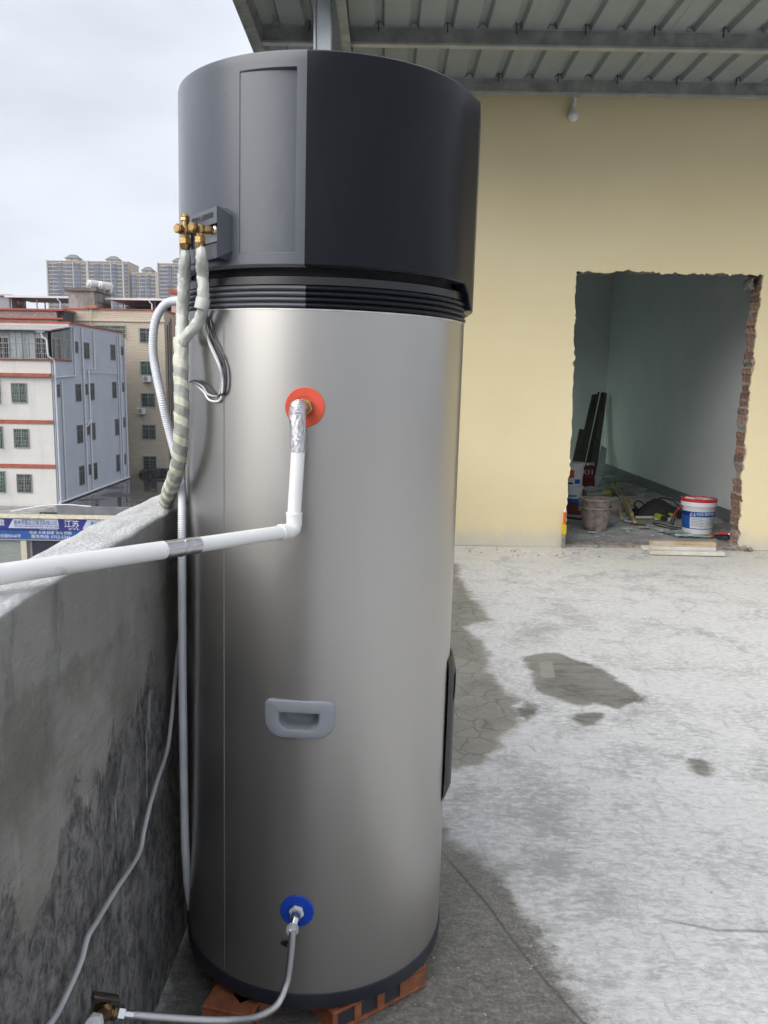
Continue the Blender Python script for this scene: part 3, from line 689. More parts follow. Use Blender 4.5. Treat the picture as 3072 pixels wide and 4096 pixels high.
M_BRASS = simple('brass', (.40, .275, .115), .32, 1., .22, 40, bump=.12, bscale=120, dirt=(.22, .15, .07), dirtscale=25)
M_BRASS2 = simple('worn brass', (.34, .225, .10), .38, 1., .25, 40, bump=.15, bscale=120, dirt=(.16, .10, .06), dirtscale=25)
M_ZINC = simple('zinc plated', (.62, .63, .65), .22, 1., .1, 30)
M_COPPER = simple('dull copper', (.26, .13, .08), .45, .8, .2, 30)
def hexnut(mb, p0, p1, r, ch=.0012):
    p0, p1 = Vector(p0), Vector(p1); d = (p1 - p0).normalized()
    mb.cyl(p0 + d * ch, p1 - d * ch, r, n=6); mb.cyl(p0, p0 + d * ch, r * .86, r * .98, n=6); mb.cyl(p1 - d * ch, p1, r * .98, r * .86, n=6)
def plate_hit(px, py, d):
    o = HI @ EYE; dr = HI.to_3x3() @ ray(px, py); k = (d - (o - q1).dot(fn)) / dr.dot(fn); return o + dr * k
def valve(px, py, d_, top_stub):
    c = plate_hit(px, py, d_); v = None
    toward = (HI.to_3x3() @ Vector((-.42, -.90, .0))).normalized(); side = Vector((.85, .42, 0)).normalized()
    m = MB(); m.cyl(c + Vector((0, 0, -.014)), c + Vector((0, 0, .016 if top_stub else .006)), .0062, n=18)
    m.cyl(c - toward * -.0, c + toward * .014, .0058, n=18); m.cyl(c, c + side * .034, .0072, .0066, n=18); m.lathe([(.0, -.009), (.0085, -.006), (.0098, 0), (.0085, .006), (0, .009)], 18, Matrix.Translation(c))
    v = m.build('valve', M_BRASS, heater, local=True)
    m = MB(); e = c + toward * .012; hexnut(m, e, e + toward * .011, .0090); m.cyl(e + toward * .011, e + toward * .0122, .0070, .0062, n=20); m.build('cap_nut', M_BRASS2, v)
    if top_stub:
        m = MB(); e = c + Vector((0, 0, .015)); hexnut(m, e, e + Vector((0, 0, .008)), .0086); m.cyl(e + Vector((0, 0, .008)), e + Vector((0, 0, .0125)), .0082, .005, n=18); m.build('cap_nut', M_BRASS, v)
    m = MB(); e = c + Vector((0, 0, -.012)); hexnut(m, e + Vector((0, 0, -.012)), e, .0110 if top_stub else .0096); m.cyl(e + Vector((0, 0, -.012)), e + Vector((0, 0, -.021)), .0106 if top_stub else .0092, .0076, n=20); m.build('flare_nut', M_BRASS2, v)
    m = MB(); m.cyl(e + Vector((0, 0, -.02)), e + Vector((0, 0, -.034)), .0045, n=14); m.build('copper_stub', M_COPPER, v)
    m = MB(); e = c + side * .030 + toward * .004; hexnut(m, e, e + toward * .006, .0066); m.cyl(e - toward * .004, e, .0085, n=18); m.build('bolt', M_ZINC, v)
    return HM @ c
VA = valve(741, 922, .016, True)
VB = valve(800, 916, .018, False)
# --- handle: rounded plate proud of the jacket with a finger cup
def dshape(x0, x1, z0, z1, rt, rb, n=8):
    pts = []
    for (cx, cz, r, a) in ((x1 - rt, z1 - rt, rt, 0), (x0 + rt, z1 - rt, rt, 90), (x0 + rb, z0 + rb, rb, 180), (x1 - rb, z0 + rb, rb, 270)):
        for k in range(n + 1): q = R(a + 90 * k / n); pts.append((cx + r * math.cos(q), cz + r * math.sin(q)))
    return pts
ho, h_ = hit(1062, 2788, RB), hit(1338, 2952, RB); oa0, oa1 = ang(ho) * RB, ang(h_) * RB; oz0, oz1 = h_.z, ho.z
O = dshape(oa0, oa1, oz0, oz1, .013, .034); I = dshape(HA0 * RB + .0006, HA1 * RB - .0006, HZ0 + .0006, HZ1 - .0006, .003, .019)
n = len(O); m = MB()
def cy(p, r): return pol(r, p[0] / RB, p[1])
def lerp(a, b, k): return (a[0] + (b[0] - a[0]) * k, a[1] + (b[1] - a[1]) * k)
rings = [(O, 0, RB - .001), (O, 0, RB + .0035), (O, .06, RB + .0062), (O, .16, RB + .0072), (O, .9, RB + .0072), (O, .97, RB + .0066), (O, 1.0, RB + .005)]
rows = [[cy(lerp(O[i], I[i], k), r) for i in range(n)] for _, k, r in rings]
ce = (sum(p[0] for p in I) / n, sum(p[1] for p in I) / n)
rows2 = [rows[-1]] + [[cy((ce[0] + (p[0] - ce[0]) * f, ce[1] + (p[1] - ce[1]) * f + dz), RB - d) for p in I] for f, d, dz in ((.97, .010, 0), (.93, .024, .000), (.85, .030, .002), (.5, .032, .004), (.02, .032, .004))]
m.grid(lambda i, j: rows[j][i], n, len(rows), True); hd = m.build('handle', M_HANDLE, heater, local=True, smooth=45, recalc=False)
m = MB(); m.grid(lambda i, j: rows2[j][i], n, len(rows2), True); m.build('finger_cup', M_HANDLE, hd, smooth=50, recalc=False)
# --- control strip on the right
c0, c1 = hit(1790, 3170, RB).z, hit(1800, 2612, RB).z; ca0, ca1 = R(-15), R(26)
m = MB(); zs = [c0, c0 + .006, c0 + .03] + [c0 + .03 + (c1 - .07 - c0) * k / 8 for k in range(1, 9)] + [c1 - .02, c1 - .006, c1]
def strip(i, j):
    na = 13; k = i / (na - 1); a = ca0 + (ca1 - ca0) * k; z = zs[j]
    e = min(1, min(z - c0, c1 - z) / .03); e = max(0, e) ** .5; b = min(1, min(k, 1 - k) / .14)
    return pol(RB + .001 + .0135 * e * (.25 + .75 * b), a, z)
m.grid(strip, 13, len(zs)); cs = m.build('control_panel', plastic('black panel plastic', (.006, .006, .009), .35, .0, .25), heater, local=True, smooth=30, recalc=False)
m = MB(); m.grid(lambda i, j: pol(RB + .0155, R(-9) + R(28) * i / 8, c0 + .22 + (c1 - .04 - c0 - .22) * j), 9, 2); m.build('display', M_BLACKP, cs)
# --- outlets: coloured washers with brass nuts
def washer(px, py, rad, col, name, lab):
    c = hit(px, py, RB); a = ang(c); n_ = Vector((math.cos(a), math.sin(a), 0)); M = frame_M(c, n_.cross(Vector((0, 0, 1))) * -1, (0, 0, 1))
    m = MB(); m.lathe([(.010, -.002), (.010, .0016), (rad * .52, .0018), (rad * .54, .0024), (rad - .0015, .0026), (rad, .0016), (rad, -.004)], 56, M); o = m.build(name, col, heater, local=True, smooth=30); return c, n_, o
M_RED = simple('red rubber washer', (.60, .075, .035), .5, var=.06); M_BLUE = simple('blue rubber washer', (.006, .055, .44), .4, var=.1)
cw, nw, wo_ = washer(1220, 1628, .0345, M_RED, 'hot_outlet_washer', 'red')
m = MB(); hexnut(m, cw + nw * .0025, cw + nw * .014, .0150); m.cyl(cw + nw * .014, cw + nw * .03, .010, n=20); m.build('outlet_nut', M_BRASS, wo_)
cb, nb_, bo_ = washer(1188, 3643, .0325, M_BLUE, 'cold_inlet_washer', 'blue')
m = MB(); hexnut(m, cb + nb_ * .0025, cb + nb_ * .010, .0145); m.build('inlet_nut', simple('white nylon nut', (.62, .62, .60), .4), bo_)
m = MB(); m.cyl(cb + nb_ * .010, cb + nb_ * .026, .0092, n=20); m.build('inlet_stub', M_ZINC, bo_)
dz_ = hit(1142, 3770, RB); a = ang(dz_); n_ = Vector((math.cos(a), math.sin(a), 0)); tt = n_.cross(Vector((0, 0, 1)))
m = MB(); m.prism([(-.009, 0), (.004, .006), (.006, -.006)], -.001, .006, 'y', frame_M(dz_, -tt, n_) @ Matrix.Rotation(0, 4, 'X')); m.build('drain_tab', M_GAP, heater, local=True, smooth=0)

# ================================================================== SUPPORT BRICKS
t = NT('hollow clay brick'); v = t.coord('Object'); c = t.mix(t.rng(t.noise(v, 30, 6), .3, .7), (.22, .066, .028), (.36, .125, .052))
c = t.mix(t.math('MULTIPLY', t.rng(t.noise(v, 12, 7, .65), .5, .7), .7), c, (.10, .065, .045))
M_CLAY = t.set(col=c, rough=.85, normal=t.bump(t.noise(v, 90, 5), .6, .003))
def hollow_brick(x, y, rot, L, W, Hh, label):
    """brick lying flat, channels run across it so square mouths show in the long side"""
    T = thing('support_brick', label, 'brick', (x, y, 0), 'bricks under the water heater', rot=(0, 0, rot))
    m = MB(); tw = .011; cells = 4; cwid = (L - tw) / cells; off = [0, 0, 0, 0]
    m.box(-L / 2, L / 2, -W / 2, W / 2, 0, .008, bev=.0015); m.box(-L / 2, L / 2, -W / 2, W / 2, Hh - .008, Hh, bev=.0015)
    ws = [-L / 2, -L / 2 + .012, -L / 2 + .052, -L / 2 + .068, -L / 2 + .108, -L / 2 + .126, -L / 2 + .166, L / 2]
    for a, b in ((ws[0], ws[1]), (ws[2], ws[3]), (ws[4], ws[5]), (ws[6], ws[7])): m.box(a, b, -W / 2 + .0006, W / 2 - .0006, .0085, Hh - .0085)
    m.build('brick_body', M_CLAY, T, local=True, smooth=0)
    m = MB(); 
    for a, b in ((ws[1], ws[2]), (ws[3], ws[4]), (ws[5], ws[6])): m.box(a, b, -W / 2 + .005, W / 2 - .005, .0088, Hh - .0088)
    m.build('channel_fill', simple('dark channel fill', (.03, .035, .045), .8), T, local=True); return T  # dark blocks set just inside the channel mouths
ra = atz(1700, 3935, .025); rb_ = atz(1430, 4080, .025); dd = rb_ - ra; ro_ = math.atan2(dd.y, dd.x)
nrm2 = Vector((-math.sin(ro_), math.cos(ro_), 0)); nrm2 = nrm2 if nrm2.y > 0 else -nrm2
mid = (ra + rb_) / 2 + nrm2 * .055 + Vector((-.022, .004, 0))
hollow_brick(mid.x, mid.y, ro_ + math.pi, .235, .11, .05, 'orange hollow clay brick jutting out under the tank, square holes facing right')
c3 = atz(1000, 4010, .03); hollow_brick(c3.x - .012, c3.y + .055, R(75), .21, .105, .05, 'orange clay brick under the tank behind the braided hose')
c4 = atz(850, 3925, .03); hollow_brick(c4.x + .055, c4.y + .03, R(125), .21, .105, .05, 'dark clay brick under the left edge of the tank')
hollow_brick(HX - .02, HY + .16, R(8), .235, .11, .05, 'clay brick under the back of the tank')

# ================================================================== PIPES, HOSES, CABLES
t = NT('yellowed pipe tape'); run = t.attr('run'); rg = t.attr('ring', 'Vector'); sx = t.n('ShaderNodeSeparateXYZ', {'Vector': rg})
at_ = t.math('DIVIDE', t.math('ARCTAN2', sx.outputs[1], sx.outputs[0]), 2 * math.pi)
ph = t.math('FRACT', t.math('ADD', t.math('ADD', t.math('DIVIDE', run, .034), at_), t.math('MULTIPLY', t.math('SUBTRACT', t.noise(t.coord('Object'), 14, 3), .5), .55)))
bm_ = t.math('MULTIPLY', t.rng(ph, .0, .03), t.rng(ph, .40, .43, 1, 0)); v = t.coord('Object')
mk = t.rng(run, .03, .075)
pale = t.mix(t.rng(t.noise(v, 30, 4), .3, .7), (.54, .54, .40), (.63, .63, .51)); grn = t.mix(t.rng(t.noise(v, 40, 5), .3, .7), (.26, .28, .24), (.37, .385, .335))
grn = t.mix(t.rng(mk, 0, 1), t.mix(.5, pale, (.55, .56, .50)), grn)
c = t.mix(bm_, grn, pale); smu = t.rng(t.noise(v, 55, 5), .64, .72); c = t.mix(t.math('MULTIPLY', smu, .5), c, (.16, .17, .15))
M_TAPE = t.set(col=c, rough=.48, normal=t.bump(t.noise(t.coord('Object', (1, 1, 3)), 60, 5, .6), .35, .003))
t = NT('white pipe tape'); v = t.coord('Object'); rg = t.attr('ring', 'Vector')
c = t.mix(t.rng(t.noise(v, 22, 5), .3, .7), (.44, .46, .43), (.62, .63, .58)); c = t.mix(t.math('MULTIPLY', t.rng(t.noise(t.coord('Object', (1, 1, .6)), 26, 5), .6, .68), .7), c, (.27, .30, .32))
M_TAPEW = t.set(col=c, rough=.45, normal=t.bump(t.noise(t.coord('Object', (1, 1, 2)), 45, 5, .65, .5), .4, .003))
def helix(r0, pitch, step, wr, taper=None):
    def f(s, a, k):
        p = (s / pitch + a / (2 * math.pi)) % 1.0
        rr = r0 * (taper(k) if taper else 1.)
        return rr + step * (1 - p) + wr * noise.noise(Vector((math.cos(a) * 2.2, math.sin(a) * 2.2, s * 55)))
    return f
wrap = thing('wrapped_pipe_bundle', 'refrigerant pipes wrapped in yellowed and grey tape, running down to the parapet top', 'pipe', (-.45, 1.72, 1.0))
A = [aty(x, y, Y) for x, y, Y in ((743, 1002, VA.y), (741, 1040, VA.y - .002), (737, 1110, VA.y * .6 + 1.56 * .4), (733, 1180, VA.y * .3 + 1.555 * .7), (730, 1250, 1.555), (727, 1320, 1.55), (725, 1372, 1.545))]
B = [aty(x, y, Y) for x, y, Y in ((803, 976, VB.y - .001), (806, 1020, VB.y - .001), (808, 1052, (VB.y * 2 + 1.49) / 3), (811, 1100, 1.49), (813, 1170, 1.485), (812, 1230, 1.485), (800, 1275, 1.495), (775, 1312, 1.505), (745, 1345, 1.52), (728, 1380, 1.53))]
C_ = [aty(x, y, Y) for x, y, Y in ((725, 1352, 1.535), (723, 1430, 1.53), (724, 1520, 1.525), (727, 1600, 1.52), (726, 1680, 1.52), (723, 1760, 1.525), (716, 1840, 1.54), (702, 1900, 1.565), (680, 1955, 1.61))] + [Vector((-.447, 1.675, 1.019)), Vector((-.468, 1.775, 1.018)), Vector((-.488, 1.89, 1.018)), Vector((-.515, 2.02, 1.014)), Vector((-.56, 2.11, .97)), Vector((-.60, 2.13, .80))]
tube_obj('tape_wrap', smooth_path(A, .0022), helix(.0103, .024, .0017, .0012, lambda k: .55 + .45 * min(1, k * 7)), 28, M_TAPEW, wrap)
tube_obj('tape_wrap', smooth_path(B, .0022), helix(.0092, .022, .0018, .0012, lambda k: (.5 + .5 * min(1, k * 8)) * (1 - .12 * max(0, k - .6))), 28, M_TAPEW, wrap)
tube_obj('tape_wrap', smooth_path(C_, .0022), helix(.0133, .034, .0016, .0014, lambda k: .93 + .07 * min(1, k * 4)), 32, M_TAPE, wrap)
m = MB(); tpt = aty(809, 1215, 1.478)
m.lathe([(.0112, -.010), (.0122, -.009), (.0126, .008), (.0115, .010)], 24, Matrix.Translation(tpt) @ Matrix.Rotation(.25, 4, 'Y')); m.build('tape_collar', M_TAPEW, wrap)
# corrugated drain hose
t = NT('white corrugated hose'); v = t.coord('Object')
M_HOSE = t.set(col=t.mix(t.rng(t.noise(v, 14, 4), .3, .7), (.60, .62, .66), (.72, .73, .76)), rough=.32, sss=.0)
Hp = [aty(x, y, Y) for x, y, Y in ((760, 1196, 1.60), (711, 1203, 1.62), (676, 1209, 1.63), (648, 1232, 1.64), (627, 1268, 1.64), (616, 1312, 1.64), (612, 1370, 1.64), (616, 1440, 1.64), (628, 1510, 1.63), (648, 1600, 1.62), (668, 1690, 1.625), (694, 1790, 1.625), (717, 1880, 1.62), (728, 1960, 1.61), (729, 2060, 1.595), (728, 2200, 1.58), (729, 2500, 1.58), (731, 2800, 1.585), (735, 3100, 1.59), (740, 3350, 1.60), (748, 3500, 1.62), (754, 3640, 1.66))]
def corr(s, a, k): return (.0076 + .0013 * (.5 + .5 * math.cos(2 * math.pi * s / .0042))) * (1 - .75 * max(0, k - .93) / .07)
o = tube_obj('corrugated_hose', smooth_path(Hp, .00105), corr, 18, M_HOSE, None, 80); tag(o, 'white corrugated drain hose arching out and hanging down the left side of the tank', 'hose')
# thin wires looping by the tank
def wire(name, pts, r, mat, lab, cat='cable', grp=None):
    o = tube_obj(name, smooth_path(pts, .004), r, 10, mat); return tag(o, lab, cat, grp)
M_WBLACK = simple('black cable sheath', (.022, .022, .028), .4); M_WWHITE = simple('white cable sheath', (.62, .62, .64), .38); M_WGREY = simple('grey cable sheath', (.40, .40, .41), .42)
def surf(px, py, off): return HM @ hit(px, py, RB + off)
loop = [(826, 1262), (832, 1300), (846, 1350), (868, 1395), (888, 1440), (899, 1480), (901, 1530), (893, 1570), (874, 1580), (845, 1572), (825, 1545), (800, 1530), (778, 1523), (762, 1527)]
def lp(dx, dy, off, ks=1.): return [surf(x + dx * f, y + dy * f, off) for (x, y), f in zip(loop, [.4, .7, .9, 1, 1, 1, 1, 1, 1, 1, .9, .7, .4, .1])]
wire('wire', [aty(790, 935, 1.52), aty(783, 1000, 1.51), aty(784, 1060, 1.505), aty(795, 1130, 1.50), aty(812, 1200, 1.50)] + lp(4, 0, .005), .0022, M_WBLACK, 'black wire looping beside the wrapped pipes on the tank side', grp='wires at the tank side')
wire('wire', [aty(786, 960, 1.51), aty(788, 1040, 1.505), aty(794, 1110, 1.50), aty(803, 1180, 1.50)] + lp(-14, 4, .005)[0:13], .0019, M_WGREY, 'grey wire, innermost of the loop on the tank side', grp='wires at the tank side')
wire('wire', [aty(812, 1215, 1.50)] + lp(-10, 26, .004)[0:13] + [aty(765, 1535, 1.55)], .0021, M_WWHITE, 'white wire, lowest hanging of the loop on the tank side', grp='wires at the tank side')
# supply cable along the parapet
pc = [(735, 2470), (724, 2540), (712, 2603), (698, 2746), (685, 2881), (668, 3003), (630, 3119), (600, 3220), (576, 3322), (553, 3420), (461, 3563), (385, 3690), (350, 3750), (328, 3834), (293, 3921), (233, 4046), (190, 4110), (100, 4240)]
wire('supply_cable', [atx(x, y, -.424) for x, y in pc], .0042, M_WGREY, 'grey round cable hanging in a curve down the parapet face')
# --- white water pipe with foil elbow
pipe = thing('water_pipe', 'white plastic hot water pipe from the red outlet across to the parapet', 'pipe', (-.14, 1.38, 1.02))
t = NT('white ppr pipe'); v = t.coord('Object'); c = t.mix(t.rng(t.noise(v, 10, 4), .3, .7), (.66, .66, .65), (.72, .72, .71)); c = t.mix(t.math('MULTIPLY', t.rng(t.noise(v, 30, 5, .6), .66, .72), .4), c, (.38, .37, .35))
M_PPR = t.set(col=c, rough=.34)
t = NT('aluminium foil tape'); v = t.coord('Object'); cr1 = t.voro(t.coord('Object', (1, 1, 1.6)), 120, 'F1'); cr2 = t.noise(v, 90, 3, .6, .8); rn = t.math('SINE', t.math('MULTIPLY', t.attr('run'), 3400.))
M_FOIL = t.set(col=(.62, .62, .64), metal=1., rough=.13, normal=t.bump(t.math('ADD', t.math('MULTIPLY', cr2, 1.), t.math('MULTIPLY', rn, .05)), .8, .007))
dirw = nw.copy(); dirw.z = 0; oW = HM @ (cw + nw * .030)
top = oW + Vector((-.007, -.004, 0)); el = aty(1177, 2122, 1.385); PT = aty(1190, 1632, 1.395)
fo0 = aty(1192, 1806, 1.392)
fpath = smooth_path([HM @ (cw + nw * .020) + Vector((-.004, 0, -.001)), HM @ (cw + nw * .029) + Vector((-.006, 0, 0)), PT + Vector((0, .006, -.002)), PT + Vector((0, -.0005, -.016)), (PT + fo0) / 2, fo0], .0018)
tube_obj('foil_wrap', fpath, lambda s, a, k: (.0150 - .0022 * k) * (.80 + .20 * min(1, k * 6)) * (1 + .045 * noise.noise(Vector((math.cos(a) * 3, math.sin(a) * 3, s * 120))) + .03 * noise.noise(Vector((math.cos(a), math.sin(a), s * 40)))), 40, M_FOIL, pipe, 25)
PR = .0117
tube_obj('riser', smooth_path([fo0 + Vector((0, 0, .01)), fo0, el + Vector((0, 0, .030))], .01), PR, 32, M_PPR, pipe)
lend = aty(0, 2297, .985); ld = (lend - el).normalized(); far_ = el + ld * .75
eb = [el + Vector((0, 0, .028)), el + Vector((0, 0, .018)), el + Vector((0, 0, .011)) + ld * .0005, el + Vector((0, 0, .004)) + ld * .003, el + ld * .011, el + ld * .018, el + ld * .030]
tube_obj('elbow', eb, lambda s, a, k: PR + .0018, 32, M_PPR, pipe)
m = MB(); m.cyl(el + Vector((0, 0, .027)), el + Vector((0, 0, .031)), PR + .0025, n=32); m.cyl(el + ld * .029, el + ld * .033, PR + .0025, n=32); m.build('socket_rim', M_PPR, pipe)
sA, sB = atx(785, 2180, 1) * 0, None
def on_run(px):   # distance along the run whose image column is px
    lo, hi = 0., .7
    for _ in range(40):
        md = (lo + hi) / 2; p = el + ld * md; fw = p.y * _c - (p.z - CAMH) * _s; up_ = p.y * _s + (p.z - CAMH) * _c
        x = 1536 + _cr * p.x / fw * FPX + _sr * up_ / fw * FPX
        if x > px: lo = md
        else: hi = md
    return lo
d0, d1 = on_run(783), on_run(654)
tube_obj('long_run', [el + ld * .02, el + ld * d0], PR, 32, M_PPR, pipe)
tube_obj('long_run', [el + ld * d1, el + ld * ((d1 + .75) / 2), far_], PR + .0016, 32, M_PPR, pipe)
tube_obj('down_bend', smooth_path([far_ - ld * .02, far_ + ld * .01, far_ + ld * .035 + Vector((0, 0, -.012)), far_ + ld * .045 + Vector((0, 0, -.04)), far_ + ld * .045 + Vector((0, 0, -.5)), far_ + ld * .045 + Vector((0, 0, -1.5))], .01), PR + .003, 24, M_PPR, pipe)
fj = smooth_path([el + ld * (d0 - .004), el + ld * ((d0 + d1) / 2), el + ld * (d1 + .004)], .0015)
t = NT('smooth foil tape'); v = t.coord('Object'); M_FOIL2 = t.set(col=(.47, .47, .48), metal=1., rough=.17, normal=t.bump(t.math('ADD', t.noise(v, 160, 3, .6), t.math('MULTIPLY', t.math('SINE', t.math('MULTIPLY', t.attr('run'), 2600.)), .3)), .25, .002))
tube_obj('foil_joint', fj, lambda s, a, k: PR + .0014 + .0004 * noise.noise(Vector((math.cos(a) * 3, math.sin(a) * 3, s * 90))) + (.0010 if abs(k - .45 - .05 * math.sin(a)) < .012 else 0), 36, M_FOIL2, pipe, 30)
# --- braided hose and angle valve
hose = thing('braided_hose', 'braided steel hose from the blue inlet to the brass valve', 'hose', (-.2, 1.3, .2))
t = NT('steel braid'); run = t.attr('run'); rg = t.attr('ring', 'Vector'); sx = t.n('ShaderNodeSeparateXYZ', {'Vector': rg}); an = t.math('ARCTAN2', sx.outputs[1], sx.outputs[0])
u1 = t.math('SINE', t.math('ADD', t.math('MULTIPLY', run, 1100.), t.math('MULTIPLY', an, 10.))); u2 = t.math('SINE', t.math('SUBTRACT', t.math('MULTIPLY', run, 1100.), t.math('MULTIPLY', an, 10.)))
hh = t.math('MAXIMUM', u1, u2); M_BRAID = t.set(col=t.mix(t.rng(hh, .0, .9), (.22, .22, .23), (.86, .86, .88)), metal=.95, rough=.22, normal=t.bump(hh, .35, .002))
hb = HM @ (cb + nb_ * .022)
Bp = [hb, hb + Vector((-.004, -.014, -.012)), aty(1170, 3722, 1.395), aty(1166, 3790, 1.39), aty(1160, 3850, 1.385), aty(1146, 3935, 1.375), aty(1105, 4022, 1.35), aty(1025, 4068, 1.31), aty(930, 4080, 1.265), aty(845, 4082, 1.24), aty(700, 4074, 1.21), aty(560, 4063, 1.18), aty(500, 4058, 1.165)]
tube_obj('braid', smooth_path(Bp[2:], .002), .0067, 24, M_BRAID, hose)
t = NT('clear plastic sleeve'); M_CLEAR = t.set(col=(.80, .82, .85), rough=.12, trans=.55, ior=1.35)
tube_obj('swivel', smooth_path(Bp[:3], .002), lambda s, a, k: .0078 if k < .75 else .0068, 20, M_ZINC, hose)
tube_obj('clear_sleeve', smooth_path([Bp[1], (Bp[1] + Bp[2]) / 2, Bp[2]], .002), lambda s, a, k: .0115 + .0012 * math.sin(k * 9), 10, M_CLEAR, hose)
e0, e1 = Bp[-1], aty(412, 4046, 1.15); vd = (e1 - e0).normalized()
m = MB(); m.cyl(e0 - vd * .012, e0 + vd * .004, .0070, n=20); m.build('ferrule', M_ZINC, hose)
m = MB(); hexnut(m, e0 + vd * .004, e0 + vd * .017, .0135); m.build('end_nut', M_ZINC, hose)
vp = e0 + vd * .034
av = thing('angle_valve', 'old brass angle valve with tee head and white cap by the parapet', 'valve', tuple(vp))
M_OLDB = simple('tarnished brass', (.20, .125, .06), .42, .85, .35, 40, bump=.3, bscale=90, dirt=(.10, .09, .08), dirtscale=20)
m = MB(); m.cyl(e0 + vd * .017, vp, .0095, n=22); m.cyl(e0 + vd * .019, e0 + vd * .023, .0112, n=22); m.lathe([(0, -.013), (.011, -.009), (.0125, 0), (.010, .010), (.007, .018), (0, .018)], 22, Matrix.Translation(vp)); m.cyl(vp, Vector((-.44, vp.y + .004, vp.z)), .009, n=20); m.build('body', M_OLDB, av)
m = MB(); th = frame_M(vp + Vector((.002, 0, .025)), vd, (0, 0, 1)); m.box(-.024, .022, -.0045, .0045, -.009, .009, th, bev=.002); m.build('tee_head', simple('dark iron head', (.085, .075, .065), .5, .6, .3, 30, bump=.4), av)
cp_ = aty(376, 4092, 1.08); ca_ = (vp - cp_).normalized()
m = MB(); m.cyl(vp, cp_ + ca_ * .01, .008, n=18); m.build('outlet_stub', M_OLDB, av)
m = MB(); hexnut(m, cp_ - ca_ * .008, cp_ + ca_ * .014, .0125); m.lathe([(.0115, 0), (.010, .004), (0, .005)], 20, frame_M(cp_ - ca_ * .008, ca_.orthogonal(), -ca_.cross(ca_.orthogonal())) @ Matrix.Rotation(0, 4, 'X')); m.build('white_cap', M_WHITEP, av)
# ================================================================== THINGS IN AND BY THE DOORWAY
FZ = .024
def on(px, py, z=FZ): return atz(2230 + px / 2.1545, 1800 + py / 2.1545, z)
M_MORT = simple('mortar caked plastic', (.27, .225, .195), .85, var=.3, scale=18, bump=.9, bscale=45, dirt=(.38, .34, .30), dirtscale=8)
M_PAIL = simple('white pail plastic', (.66, .67, .70), .38, var=.04)
M_REDP = simple('red plastic', (.50, .02, .025), .35, var=.08); M_PBLUE = simple('blue label print', (.012, .085, .34), .4, var=.1); M_NAVYP = simple('navy label print', (.012, .02, .12), .4)
M_LABW = simple('white label paper', (.60, .63, .66), .5, var=.05, dirt=(.42, .45, .50), dirtscale=50)
M_INK = simple('label ink', (.20, .22, .26), .6); M_WTXT = simple('white print', (.75, .77, .80), .5)
M_WOOD = simple('raw pine', (.46, .36, .21), .7, var=.2, scale=10, stretch=(1, 1, 1), bump=.25, bscale=50, dirt=(.33, .27, .17), dirtscale=6, rnd=.15)
M_WOODW = simple('whitewashed timber', (.60, .58, .52), .65, var=.10, scale=9, bump=.3, bscale=40, dirt=(.46, .37, .24), dirtscale=3, rnd=.08)
M_DARKB = simple('dark veneer board', (.050, .043, .038), .5, var=.35, scale=6, stretch=(6, 6, .5), rnd=.3)
M_LIME = simple('lime tool plastic', (.38, .46, .02), .4); M_TOOLB = simple('black tool plastic', (.015, .016, .016), .5)
M_CLOTH = simple('black nylon bag', (.012, .012, .016), .7, bump=.5, bscale=60)
M_FOAM = simple('grey green foam sheet', (.33, .38, .36), .8, var=.1)
def at3(x, y, z=FZ): return Matrix.Translation((x, y, z))
# nested mortar buckets
def mortar_bucket(x, y, z, lab):
    T = thing('mortar_bucket', lab, 'bucket', (x, y, z), 'mortar buckets in the doorway')
    n = 40; pr = [(0, .004), (.092, .0), (.097, .004), (.108, .06), (.128, .17), (.133, .185), (.143, .188), (.145, .198), (.139, .203), (.131, .198), (.124, .17), (.098, .03), (0, .028)]
    m = MB(); m.grid(lambda i, j: (pr[j][0] * (1 + .012 * fbm(math.cos(i * .157) * 2, math.sin(i * .157) * 2, j * .4)) * math.cos(i * 2 * math.pi / n), pr[j][0] * (1 + .012 * fbm(math.cos(i * .157) * 2, math.sin(i * .157) * 2, j * .4)) * math.sin(i * 2 * math.pi / n), pr[j][1]), n, len(pr), True)
    m.build('body', M_MORT, T, local=True, smooth=40)
    for s in (-1, 1): MB().box(s * .138 - .012, s * .138 + .012, -.022, .022, .165, .196, bev=.004).build('lug', M_MORT, T, local=True)
    return T
mx_, my_ = 1.835, 7.075
mortar_bucket(mx_, my_, FZ, 'mortar-caked grey bucket on the room floor, lower of the nested pair')
mortar_bucket(mx_ - .004, my_ + .004, FZ + .072, 'mortar-caked grey bucket nested on top of its twin')
# labelled pail
bx, by = 2.700, 7.01
pail = thing('pail', 'white and blue pail with red rim standing on the room floor', 'bucket', (bx, by, FZ))
m = MB(); m.lathe([(0, .004), (.116, 0), (.121, .004), (.136, .225), (.1375, .228), (.1375, .236), (.147, .238), (.147, .275), (.140, .277)], 56); m.build('body', M_PAIL, pail, local=True, smooth=30)
m = MB(); m.lathe([(.137, .277), (.1485, .276), (.150, .280), (.150, .296), (.147, .300), (.138, .300), (.134, .292)], 56); m.build('rim', M_REDP, pail, local=True, smooth=30)
m = MB(); m.lathe([(.136, .29), (.08, .288), (0, .286)], 40); m.build('lid', simple('dusty lid', (.38, .36, .36), .7, var=.3, scale=30, dirt=(.55, .53, .52), dirtscale=20), pail, local=True)
def prad(z): return .121 + (.136 - .121) * (z - .004) / .221
def lab_patch(a0, a1, z0, z1, off, n=14):
    m = MB(); m.grid(lambda i, j: pol(prad((z0, z1)[j]) + off, R(a0 + (a1 - a0) * i / n), (z0, z1)[j]), n + 1, 2); return m
ap = math.degrees(math.atan2(-by, -bx))   # towards the eye
lb_ = lab_patch(ap - 112, ap + 112, .045, .195, .0008, 40).build('label', M_PBLUE, pail, local=True, recalc=False)
